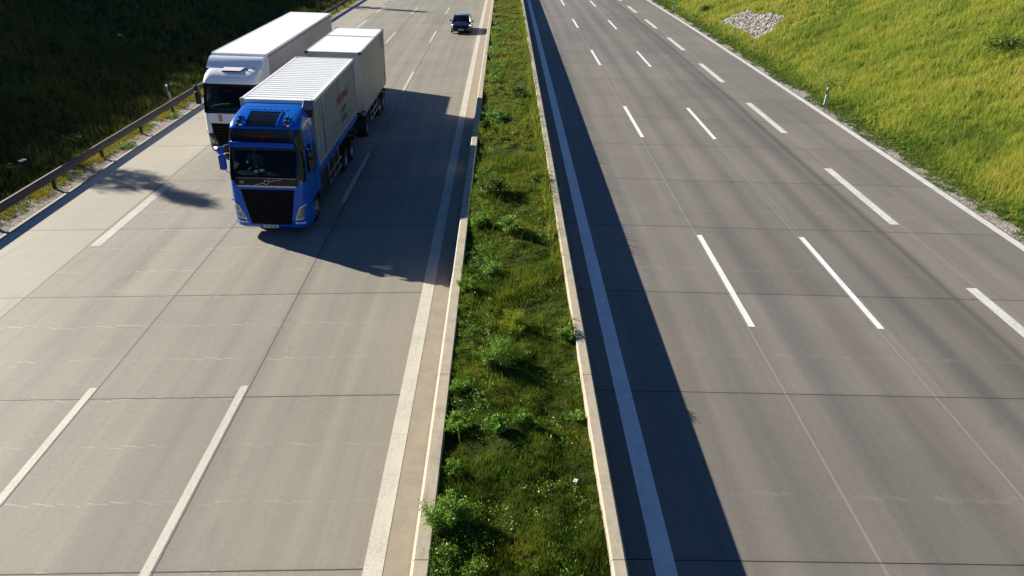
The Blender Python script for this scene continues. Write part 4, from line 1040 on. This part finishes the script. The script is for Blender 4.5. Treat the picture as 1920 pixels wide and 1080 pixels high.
# ------------------------------------------------------------------ delineator posts
def delineator(X, Y, z, label, lean=(0, 0), face=-1):
    x, y, _ = W(X, Y); r = empty('delineator_post', (x, y, z), 0, label, 'marker post', 'white marker posts along the road edges')
    r.rotation_euler = (lean[0], lean[1], 0); r.scale = (1.12, 1.12, 1.12)
    b = MB(); pr_ = [(-.06, -.05), (.06, -.05), (.045, .035), (0, .06), (-.045, .035)]
    for zz, sl in ((-.1, 0), (.96, 0)):
        b.v += [(px_, py_, zz+(py_*.6 if zz > 0 else 0)) for px_, py_ in pr_]
    b.f = [[0, 1, 6, 5], [1, 2, 7, 6], [2, 3, 8, 7], [3, 4, 9, 8], [4, 0, 5, 9], [5, 6, 7, 8, 9]]; b.m = [0]*6
    b.build('post', plain('post_white', (.6, .6, .6), .5, dirt=.2), r, bevel=.008)
    c = MB()
    for zz, d in ((.62, 0), (.84, .07)):
        c.v += [(px_*1.06, py_*1.06, zz+d*(px_*6 if True else 0)*.3) for px_, py_ in pr_]
    c.f = [[0, 1, 6, 5], [1, 2, 7, 6], [2, 3, 8, 7], [3, 4, 9, 8], [4, 0, 5, 9]]; c.m = [0]*5
    band = c.build('black_band', M_BLACK, r)
    f = MB(); f.box(-.022, .022, -.066, -.054, .66, .80); f.build('reflector', M_LAMP, band, bevel=.003)
    return r
delineator(19.95, 42.6, float(terrz(19.95, 42.6)), 'white marker post with black band standing alone in the grass right of the road')
delineator(19.9, 86.9, float(terrz(19.9, 86.9)), 'tiny distant white marker post on the right verge, at the top edge')
d_ = delineator(-19.75, 41.2, float(terrz(-19.75, 41.2))+.12, 'leaning white and black marker post behind the guardrail', (0, -.12))

# ------------------------------------------------------------------ foliage
def blades(name, P, H, Wd, tint, m, lean=.35, seg=1, z_up=None, nper=5, spread=.05, parent=None, vary=.18):
    """P (n,3) tuft roots; nper blades each; every blade a thin pointed leaf"""
    n = len(P)*nper; B = np.repeat(P, nper, 0).astype(np.float32); h = np.repeat(H, nper)*NP.uniform(.55, 1.15, n)
    an = NP.uniform(0, 2*pi, n); rr = np.sqrt(NP.uniform(0, 1, n))*spread
    B[:, 0] += np.cos(an)*rr; B[:, 1] += np.sin(an)*rr
    yaw = NP.uniform(0, pi, n); wd = np.repeat(Wd, nper)*NP.uniform(.6, 1.2, n)*.5
    la = NP.uniform(0, 2*pi, n); ll = NP.uniform(.05, lean, n)*h
    s = np.stack([np.cos(yaw)*wd, np.sin(yaw)*wd, np.zeros(n)], -1)
    off = np.stack([np.cos(la)*ll, np.sin(la)*ll, np.zeros(n)], -1)
    t = np.repeat(tint, nper)+NP.uniform(-vary, vary, n)
    up = np.zeros((n, 3)); up[:, 2] = h
    if seg == 1:
        V = np.stack([B-s, B+s, B+up+off], 1).reshape(-1, 3); F = np.arange(3*n).reshape(n, 3); A = np.repeat(t, 3)
    else:
        mid = B+up*.6+off*.35; V = np.stack([B-s, B+s, mid+s*.75, mid-s*.75, B+up*.95+off], 1).reshape(-1, 3)
        k = np.arange(n)*5; F = np.concatenate([np.stack([k, k+1, k+2], -1), np.stack([k, k+2, k+3], -1), np.stack([k+3, k+2, k+4], -1)]); A = np.repeat(t, 5)
    return mesh_np(name, V, F, m, parent, attrs={'tint': A})
def wpos(X, Y, z): return np.stack([X+shiftx(Y), Y, z], -1)
def vnoise(X, Y, s, seed=0):
    r = np.random.default_rng(seed); v = np.zeros_like(X, float)
    for k in range(9):
        a, b_, c = r.uniform(.5, 2.4, 1)[0]*s, r.uniform(0, 2*pi), r.uniform(0, 2*pi)
        v += np.sin((X*cos(b_)+Y*sin(b_))*a+c+1.4*np.sin((X*sin(b_)-Y*cos(b_))*a*.7+c*2))
    return v/9
M_GMED = leafmat('median_grass', [(.0, (.015, .04, .008)), (.28, (.055, .11, .012)), (.48, (.12, .185, .018)), (.66, (.22, .25, .025)), (.82, (.33, .24, .04)), (1, (.30, .12, .04))], .42, .8)
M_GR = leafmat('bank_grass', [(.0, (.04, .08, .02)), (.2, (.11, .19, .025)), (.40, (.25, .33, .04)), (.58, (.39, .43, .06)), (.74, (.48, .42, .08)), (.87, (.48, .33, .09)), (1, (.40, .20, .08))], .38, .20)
M_GL = leafmat('shaded_bank_grass', [(.0, (.03, .05, .014)), (.4, (.065, .10, .022)), (.65, (.12, .13, .025)), (.85, (.20, .14, .035)), (1, (.22, .11, .04))], .3, .25)  # shade of the left bank is mixed into these darker stops
M_GYEL = leafmat('verge_grass', [(.0, (.06, .11, .01)), (.4, (.16, .20, .012)), (.7, (.32, .26, .02)), (1, (.42, .20, .03))], .35, .5)
# median
def scatter(x0, x1, y0, y1, dens): n = int((x1-x0)*(y1-y0)*dens); return NP.uniform(x0, x1, n), NP.uniform(y0, y1, n)
V_ = []
for y0, y1, dn, wd in ((4, 14, 640, .009), (14, 28, 340, .013), (28, 55, 110, .024), (55, 125, 45, .045)):
    X, Y = scatter(-1.17, 1.80, y0, y1, dn); q = vnoise(X, Y, 1.6, 3)+.5*vnoise(X, Y, 5, 4); tall = np.clip(vnoise(X, Y, 1.3, 8)*2.6-.15+np.clip((Y-15)/30, 0, .3), 0, 1)
    bare = vnoise(X, Y, 2.2, 5) < -.9; keep = ~bare; X, Y, q, tall = X[keep], Y[keep], q[keep], tall[keep]
    V_.append((X, Y, np.clip(.05+.07*(q+.4), .05, 1)+.22*tall*NP.uniform(.2, 1, len(X)), np.full(len(X), wd)*1.25, q*.45+.40+.12*tall+np.clip((Y-14)/32, 0, 1)*.30))
X, Y, H, Wd, tt = [np.concatenate([v[i] for v in V_]) for i in range(5)]
tag(blades('grass', wpos(X, Y, medz(X, Y)-.01), H, Wd, tt, M_GMED, .7, 1, nper=6, spread=.05, vary=.36), 'mixed green grass and weeds filling the median between the barriers', 'grass', kind='stuff')
X = NP.uniform(1.45, 1.80, 2600); Y = NP.uniform(9, 80, 2600); k = (Y > 20) & (vnoise(X, Y, .9, 62) > -.3) | (vnoise(X, Y, 1.2, 61) > .25); X, Y = X[k], Y[k]
X2, Y2 = scatter(-1.1, 1.5, 9, 60, 3); X = np.concatenate([X, X2]); Y = np.concatenate([Y, Y2])
tag(blades('grass_stalks', wpos(X, Y, medz(X, Y)), NP.uniform(.18, .44, len(X))*(1+.5*(Y > 20)), np.where(Y > 20, .026, .012), NP.uniform(.4, .9, len(X)), M_GMED, .7, 2, nper=2, spread=.03), 'thin tall grass stalks standing along the median barrier', 'grass', kind='stuff')
# right bank
V_ = []
for y0, y1, dn, wd in ((10, 32, 110, .020), (32, 60, 62, .027), (60, 125, 24, .05)):
    X, Y = scatter(20.0, 50.0, y0, y1, dn)
    f = (X < 22) & (NP.uniform(0, 1, len(X)) > (X-19.9)/1.2); X, Y = X[~f], Y[~f]
    q = vnoise(X, Y, .35, 21); q2 = vnoise(X, Y, 1.3, 22)
    foot = np.clip((X-20)/1.8, 0, 1)
    V_.append((X, Y, (.10+.28*foot)*(1+.5*q2)+.05, np.full(len(X), wd), .46+.45*q+.30*q2-.34*(1-foot)+.14*vnoise(X, Y, 4.0, 23)))
X, Y, H, Wd, tt = [np.concatenate([v[i] for v in V_]) for i in range(5)]
riprap_c = [(21.7, 73.8), (24.1, 73.4), (24.5, 69.6), (25.1, 64.9), (23.3, 63.0), (21.9, 62.3), (22.1, 66.6), (21.8, 70.0)]
def inpoly(X, Y, poly):
    c = np.zeros(X.shape, bool); n = len(poly)
    for i in range(n):
        (x1, y1), (x2, y2) = poly[i], poly[(i+1) % n]
        c ^= ((y1 > Y) != (y2 > Y)) & (X < (x2-x1)*(Y-y1)/(y2-y1+1e-9)+x1)
    return c
k = ~inpoly(X, Y, riprap_c); X, Y, H, Wd, tt = X[k], Y[k], H[k], Wd[k], tt[k]
tag(blades('grass', wpos(X, Y, terrz(X, Y)-.02), H, Wd, tt, M_GR, .40, 1, nper=7, spread=.10, vary=.42), 'tall sunlit yellow green grass covering the right bank', 'grass', kind='stuff')
X, Y = scatter(20.8, 50.0, 12, 120, 3); q = vnoise(X, Y, .5, 81)+.6*vnoise(X, Y, 1.9, 82); k = (q > .05) & ~inpoly(X, Y, riprap_c); X, Y = X[k], Y[k]
M_DRY = leafmat('dry_stalks', [(.0, (.20, .20, .05)), (.5, (.40, .33, .11)), (.8, (.50, .34, .13)), (1, (.42, .22, .09))], .3, .5)
tag(blades('dry_grass', wpos(X, Y, terrz(X, Y)), NP.uniform(.38, .70, len(X)), np.full(len(X), .022)*(1+np.clip((Y-30)/35, 0, 1.5)), NP.uniform(.2, .9, len(X)), M_DRY, .5, 2, nper=4, spread=.10), 'dry tan seed stalks standing in the grass of the sunlit bank', 'grass', kind='stuff')
X, Y = scatter(19.35, 21.6, 14, 120, 90); q = vnoise(X, Y, 1.1, 51)+.6*vnoise(X, Y, 3.4, 52)
k = (q > .30-(X-19.3)*1.15) & (NP.uniform(0, 1, len(X)) < 1.6-(X-20.4)*1.1); X, Y, q = X[k], Y[k], q[k]
M_VW = leafmat('verge_weeds', [(.0, (.03, .07, .010)), (.4, (.07, .14, .014)), (.75, (.16, .22, .03)), (1, (.22, .16, .05))], .3, .7)
tag(blades('ground_cover', wpos(X, Y, terrz(X, Y)), .05+.09*NP.uniform(.3, 1, len(X)), np.full(len(X), .045), .45+.3*q, M_VW, 1.6, 1, nper=5, spread=.10), 'low dark green weeds creeping over the gravel beside the white line', 'weeds', kind='stuff')
# left bank, in shade
V_ = []
for y0, y1, dn, wd in ((14, 50, 22, .035), (50, 125, 8, .07)):
    X, Y = scatter(-52.0, -19.5, y0, y1, dn); q = vnoise(X, Y, .35, 31); q2 = vnoise(X, Y, 1.1, 32)
    foot = np.clip((-X-19.4)/1.5, 0, 1)
    V_.append((X, Y, (.12+.30*foot)*(1+.6*q2)+.05, np.full(len(X), wd), .45+.45*q+.2*q2))
X, Y, H, Wd, tt = [np.concatenate([v[i] for v in V_]) for i in range(5)]
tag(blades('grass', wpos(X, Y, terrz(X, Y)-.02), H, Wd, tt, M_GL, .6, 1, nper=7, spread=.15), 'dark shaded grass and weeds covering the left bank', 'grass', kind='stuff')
# yellow strip at the foot of the guardrail
X, Y = scatter(-20.6, -18.80, 14, 120, 110); q = vnoise(X, Y, 1.0, 41); k = (NP.uniform(0, 1, len(X)) < 1.25-np.abs(X+19.55)/.85) & (q > -.5); X, Y, q = X[k], Y[k], q[k]
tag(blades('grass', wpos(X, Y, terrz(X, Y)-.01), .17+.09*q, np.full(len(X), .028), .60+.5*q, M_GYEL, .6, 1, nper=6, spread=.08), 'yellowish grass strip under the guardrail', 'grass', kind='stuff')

# leafy plants, each its own thing
def leaf_mesh(C_, sz, tint, up=.3):
    n = len(C_); d = NP.normal(size=(n, 3)); d[:, 2] = np.abs(d[:, 2])*.6+up; d /= np.linalg.norm(d, axis=1)[:, None]
    r = NP.normal(size=(n, 3)); s = np.cross(d, r); s /= np.linalg.norm(s, axis=1)[:, None]
    L = sz[:, None]*d; S = sz[:, None]*.22*s
    V = np.stack([C_, C_+L*.45+S, C_+L, C_+L*.45-S], 1).reshape(-1, 3); F = np.arange(4*n).reshape(n, 4)
    return V, F, np.repeat(tint, 4)
M_LEAF = leafmat('weed_leaves', [(.0, (.05, .13, .012)), (.4, (.12, .26, .025)), (.75, (.24, .38, .05)), (1, (.42, .50, .12))], .35, 1.5, .45, spec=.4)
M_LEAFP = leafmat('weed_leaves_pale', [(.0, (.12, .22, .04)), (.5, (.24, .36, .08)), (1, (.42, .52, .18))], .35, 1.5, .45)
M_LEAFY = leafmat('weed_leaves_yellow', [(.0, (.08, .16, .01)), (.5, (.26, .32, .02)), (1, (.55, .50, .04))], .35, 1.5, .5)
M_LEAFD = leafmat('weed_leaves_dark', [(.0, (.03, .06, .012)), (.5, (.07, .12, .02)), (1, (.17, .19, .05))], .3, 1.5, .5)
M_STEM = plain('green_stem', (.06, .10, .02), .7)
def bush(X, Y, z, w_, h, n, label, m=None, leaf=.06, ns=14, shape=1.0, name='bush', cat='bush', group=None, tint=.5):
    x, y, _ = W(X, Y); r = empty(name, (x, y, z), 0, label, cat, group)
    st = MB(); tips = []
    for k in range(ns):
        a = R.uniform(0, 2*pi); rr = math.sqrt(R.random())*w_/2; hh = h*(1-.45*(rr/(w_/2))**2)*R.uniform(.7, 1.08)
        p0 = Vector((cos(a)*rr*.25, sin(a)*rr*.25, -.03)); p1 = Vector((cos(a)*rr*.7, sin(a)*rr*.7, hh*.55)); p2 = Vector((cos(a)*rr, sin(a)*rr, hh))
        st.tube([p0, p1, p2], [.009*h*1.4, .007*h*1.4, .003], 4, cap=False); tips.append((p0, p1, p2))
    st.build('stem', M_STEM, r)
    T = np.array([[tuple(q) for q in t] for t in tips]); i = NP.integers(0, ns, n); u = NP.uniform(.18, 1.0, n)**.8
    A = T[i]; P = np.where((u < .5)[:, None], A[:, 0]+(A[:, 1]-A[:, 0])*(u*2)[:, None], A[:, 1]+(A[:, 2]-A[:, 1])*(u*2-1)[:, None])
    P = P+NP.normal(size=(n, 3))*w_*.055*shape
    V, F, A_ = leaf_mesh(P, NP.uniform(.6, 1.2, n)*leaf, tint+.25*(u-.5)+NP.uniform(-.15, .15, n))
    mesh_np('foliage', V, F, m or M_LEAF, r, attrs={'tint': A_})
    return r
NC_ = 900; cx = np.concatenate([NP.uniform(-1.1, -.3, NC_//2), NP.uniform(-1.1, 1.7, NC_-NC_//2)]); cy = 6.5+NP.uniform(0, 1, NC_)**1.7*60
kk = vnoise(cx, cy, 1.4, 71) > -.12; cx, cy = cx[kk], cy[kk]; rs_ = NP.uniform(.05, .17, len(cx)); hs_ = NP.uniform(.06, .26, len(cx)); nl = 26
LX_ = np.repeat(cx, nl)+NP.normal(size=len(cx)*nl)*np.repeat(rs_, nl)*.6; LY_ = np.repeat(cy, nl)+NP.normal(size=len(cx)*nl)*np.repeat(rs_, nl)*.6
P_ = wpos(LX_, LY_, medz(LX_, LY_)+np.repeat(hs_, nl)*NP.uniform(.15, 1, len(LX_)))
V, F, A_ = leaf_mesh(P_, NP.uniform(.03, .06, len(P_))*(1+np.clip((LY_-15)/30, 0, 1)), np.repeat(NP.uniform(.25, .85, len(cx)), nl)+NP.uniform(-.12, .12, len(P_)))
tag(mesh_np('ground_cover', V, F, M_LEAF, attrs={'tint': A_}), 'broad leaved ground cover spread through the median grass', 'weeds', kind='stuff')
def mz(X, Y): return float(medz(np.array(X), np.array(Y)))
def tz(X, Y): return float(terrz(np.array(X), np.array(Y)))
G1 = 'leafy plants growing in the median'
for X, Y, w_, h, n, lab, m, lf in [
    (-.95, 8.35, .75, .48, 2600, 'bushy green plant leaning out over the barrier at the near end of the median', M_LEAF, .050),
    (-.12, 13.3, .75, .50, 2400, 'large pale green bush in the middle of the median beside yellow flowers', M_LEAF, .05),
    (.36, 14.7, .70, .42, 1700, 'yellow flowering weed behind the large pale bush in the median', M_LEAFY, .045),
    (-.14, 10.7, .42, .34, 500, 'silvery broad leaved weed, middle of a row of three across the median', M_LEAF, .075),
    (-.93, 10.9, .45, .32, 520, 'broad leaved weed against the barrier, level with the silvery weed', M_LEAF, .07),
    (.42, 11.0, .34, .26, 380, 'small green weed right of the silvery broad leaved weed', M_LEAF, .06),
    (1.66, 14.2, .42, .34, 520, 'bright green grassy tuft spilling over the right barrier', M_LEAF, .07),
    (-.35, 23.9, .80, .62, 1500, 'dense dark green bush in the median level with the blue lorry wheels', M_LEAFD, .07),
    (-.72, 20.6, .55, .45, 900, 'thin upright weed near the barrier, in front of the dense dark bush', M_LEAF, .07),
    (.25, 20.4, .70, .45, 1200, 'loose green bush in the middle of the median casting a dark shadow', M_LEAF, .07),
    (1.45, 25.0, .50, .38, 800, 'dark low bush beside the right barrier, opposite the dense dark bush', M_LEAFD, .07),
    (-.30, 17.6, .50, .36, 800, 'pale spindly weed in the left half of the median below the loose bush', M_LEAF, .06),
    (-1.0, 16.4, .40, .40, 600, 'climbing weed touching the barrier at the front edge of the lorry shadow', M_LEAF, .06),
    (-.95, 12.0, .35, .30, 420, 'low leafy weed against the left barrier beside the large pale bush', M_LEAF, .06),
    (-.95, 9.6, .35, .28, 420, 'leafy weed against the left barrier just beyond the nearest bushy plant', M_LEAF, .055),
    (1.60, 11.3, .26, .22, 260, 'small pale weed beside the right barrier, level with the silvery weed', M_LEAF, .055),
    (-.85, 31.5, .5, .5, 700, 'dark bush in the shaded left edge of the median beside the trailer shadow', M_LEAFD, .08),
    (.9, 38.5, .8, .45, 900, 'low dark bush right of centre in the distant median', M_LEAFD, .09),
    (-.3, 34.0, .8, .4, 900, 'low pale bush in the median level with the white box trailer', M_LEAF, .08)]:
    bush(X, Y, mz(X, Y)-.02, w_*1.35, h*1.05, int(n*1.7), lab, m, lf, group=G1, name='weed' if w_ < .55 else 'bush', cat='weed' if w_ < .55 else 'bush')
for X, Y, w_, h, n, lab, m, lf in [
    (21.7, 46.0, 2.4, .55, 1100, 'pale green low bush just behind the marker post on the right bank', M_LEAFP, .10),
    (28.6, 39.6, 3.2, .55, 1300, 'dark dry bush in the grass at the right edge of the picture', M_LEAFD, .16),
    (22.3, 80.5, 2.0, .6, 700, 'dark bush behind the stone patch on the right bank', M_LEAFD, .18),
    (31.0, 58.0, 2.2, .7, 900, 'dark green clump high on the right bank near the top edge', M_LEAFD, .18)]:
    bush(X, Y, tz(X, Y)-.05, w_, h, n, lab, m, lf, ns=26)
for X, Y, w_, h, n, lab in [
    (-18.72, 33.3, .9, .22, 700, 'bright green creeping weed on the gravel beside the guardrail, nearer of two'),
    (-18.70, 38.7, .8, .20, 500, 'small green creeping weed on the gravel beside the guardrail, farther of two')]:
    bush(X, Y, tz(X, Y), w_, h, n, lab, M_LEAF, .08, ns=18, name='weed', cat='weed', group='weeds on the gravel beside the guardrail')
for i, (X, Y, w_, h) in enumerate([(-21.6, 28.5, 1.3, .6), (-21.2, 33.0, 1.2, .5), (-22.4, 38.0, 1.6, .8), (-25.5, 36.0, 2.0, .9), (-21.2, 44.5, 1.2, .55), (-27.5, 45.0, 2.4, 1.0)]):
    lab = ['green weed clump behind the guardrail, nearest of four there', 'green weed clump behind the guardrail, second nearest of four', 'wide weed clump behind the guardrail below the leaning marker post',
           'shaded bush low on the dark left bank at the left edge', 'weed clump behind the guardrail beside the white lorry cab', 'shaded bush higher on the dark left bank near the top corner'][i]
    bush(X, Y, tz(X, Y)-.05, w_, h*.6, 1100, lab, M_LEAFD, .12, ns=24)

# trees on top of the left bank, whose shadows reach the road
M_BARK = plain('bark', (.10, .075, .05), .9, dirt=.4)
def tree(X, Y, h, cw, label):
    z = tz(X, Y); x, y, _ = W(X, Y); r = empty('tree', (x, y, z), 0, label, 'tree', 'trees on top of the left bank')
    t = MB(); t.tube([(0, 0, -.3), (.05, .05, h*.35), (-.05, 0, h*.7), (0, 0, h*.97)], [h*.022, h*.017, h*.010, .01], 8); tips = []
    for k in range(34):
        zz = h*R.uniform(.22, .96); a = R.uniform(0, 2*pi); ln = cw*.5*(1.05-(zz/h)**1.6)*R.uniform(.6, 1.1)
        p0 = Vector((0, 0, zz)); p1 = p0+Vector((cos(a)*ln, sin(a)*ln, ln*.55)); t.tube([p0, (p0+p1)/2+Vector((0, 0, .05)), p1], [.035, .022, .006], 5, cap=False); tips.append((p0, p1))
    t.build('trunk', M_BARK, r)
    n = 5200; T = np.array([[tuple(a), tuple(b_)] for a, b_ in tips]); i = NP.integers(0, len(T), n); u = NP.uniform(.25, 1.05, n)
    P = T[i, 0]+(T[i, 1]-T[i, 0])*u[:, None]+NP.normal(size=(n, 3))*cw*.05
    V, F, A_ = leaf_mesh(P, NP.uniform(.6, 1.3, n)*.17, NP.uniform(.2, .8, n), 0)
    mesh_np('crown', V, F, M_LEAF, r, attrs={'tint': A_})
tree(-33.6, 38.9, 6.1, 3.0, 'leafy tree on top of the left bank shading the hard shoulder, nearer of two')
tree(-36.5, 98.6, 7.4, 3.2, 'leafy tree on top of the left bank shading the hard shoulder, farther of two')

# ------------------------------------------------------------------ stones
def rocks(name, P, S, m, label, cat='stones'):
    bmq = bmesh.new(); bmesh.ops.create_icosphere(bmq, subdivisions=1, radius=1); bv = np.array([v.co[:] for v in bmq.verts]); bf = np.array([[v.index for v in f.verts] for f in bmq.faces]); bmq.free()
    n = len(P); nv = len(bv); V = np.repeat(bv[None], n, 0)*NP.uniform(.72, 1.28, (n, nv, 1))*NP.uniform(.6, 1.2, (n, 1, 3))
    a = NP.uniform(0, 2*pi, n); c, s = np.cos(a)[:, None], np.sin(a)[:, None]
    V = np.stack([V[..., 0]*c-V[..., 1]*s, V[..., 0]*s+V[..., 1]*c, V[..., 2]*.7], -1)*S[:, None, None]+P[:, None]
    F = (bf[None]+(np.arange(n)*nv)[:, None, None]).reshape(-1, 3)
    return tag(mesh_np(name, V.reshape(-1, 3), F, m, attrs={'tint': np.repeat(NP.uniform(0, 1, n), nv)}), label, cat, kind='stuff')
M = NT('pale_stone'); at = M.n('Attribute', attribute_name='tint')
M.l(M.mix(M.noise(M.geo(), 8, 4), M.ramp(at.outputs['Fac'], [(0, (.22, .20, .18)), (.5, (.42, .40, .37)), (1, (.62, .60, .57))]), (.3, .28, .26)), M.b.inputs['Base Color']); M.b.inputs['Roughness'].default_value = .9
M_STONE = M.m
M_PEB = plain('brown_pebble', (.22, .17, .13), .9)
X = NP.uniform(21, 26, 3600)+NP.normal(0, .1, 3600); Y = NP.uniform(61.5, 74.5, 3600); k = inpoly(X, Y, riprap_c); X, Y = X[k], Y[k]
rocks('riprap', wpos(X, Y, terrz(X, Y)+.04), NP.uniform(.06, .14, len(X)), M_STONE, 'patch of pale grey loose stones laid in the grass of the right bank')
X, Y = scatter(-19.7, -18.32, 16, 75, 60); rocks('loose_gravel', wpos(X, Y, terrz(X, Y)+.015), NP.uniform(.010, .028, len(X)), M_STONE, 'fine grey gravel between left road edge and guardrail', 'gravel')
X, Y = scatter(19.35, 20.3, 16, 60, 70); rocks('loose_gravel', wpos(X, Y, terrz(X, Y)+.015), NP.uniform(.010, .028, len(X)), M_STONE, 'fine grey gravel along the right road edge', 'gravel')
X = np.concatenate([NP.normal(a, .10, 90) for a, b_ in ((1.25, 7.9), (1.62, 8.2), (-.85, 7.75))]); Y = np.concatenate([NP.normal(b_, .10, 90) for a, b_ in ((1.25, 7.9), (1.62, 8.2), (-.85, 7.75))])
rocks('pebbles', wpos(X, Y, medz(X, Y)+.03), NP.uniform(.006, .012, len(X)), M_PEB, 'bare pebbly spots in the median grass at the bottom', 'gravel')
def litter(X, Y, z, s, label):
    b = MB(); n = 7; vs = [(s*(i/n-.5)*1.3, s*(j/n-.5), s*.25*R.random()) for j in range(n+1) for i in range(n+1)]
    b.add(vs, [(j*(n+1)+i, j*(n+1)+i+1, (j+1)*(n+1)+i+1, (j+1)*(n+1)+i) for j in range(n) for i in range(n)])
    o = b.build('litter', M_PAPER, None); x, y, _ = W(X, Y); o.location = (x, y, z); o.rotation_euler = (0, 0, R.uniform(0, 3)); sol = o.modifiers.new('thickness', 'SOLIDIFY'); sol.thickness = .004
    tag(o, label, 'litter', 'scraps of white litter')
litter(1.38, 9.3, mz(1.38, 9.3)+.13, .075, 'crumpled white scrap in the near median grass')
litter(-21.15, 29.2, tz(-21.15, 29.2)+.42, .22, 'white scrap in the dark grass behind the guardrail')
litter(-26.5, 50.0, tz(-26.5, 50)+.42, .22, 'tiny pale scrap high on the dark left bank')
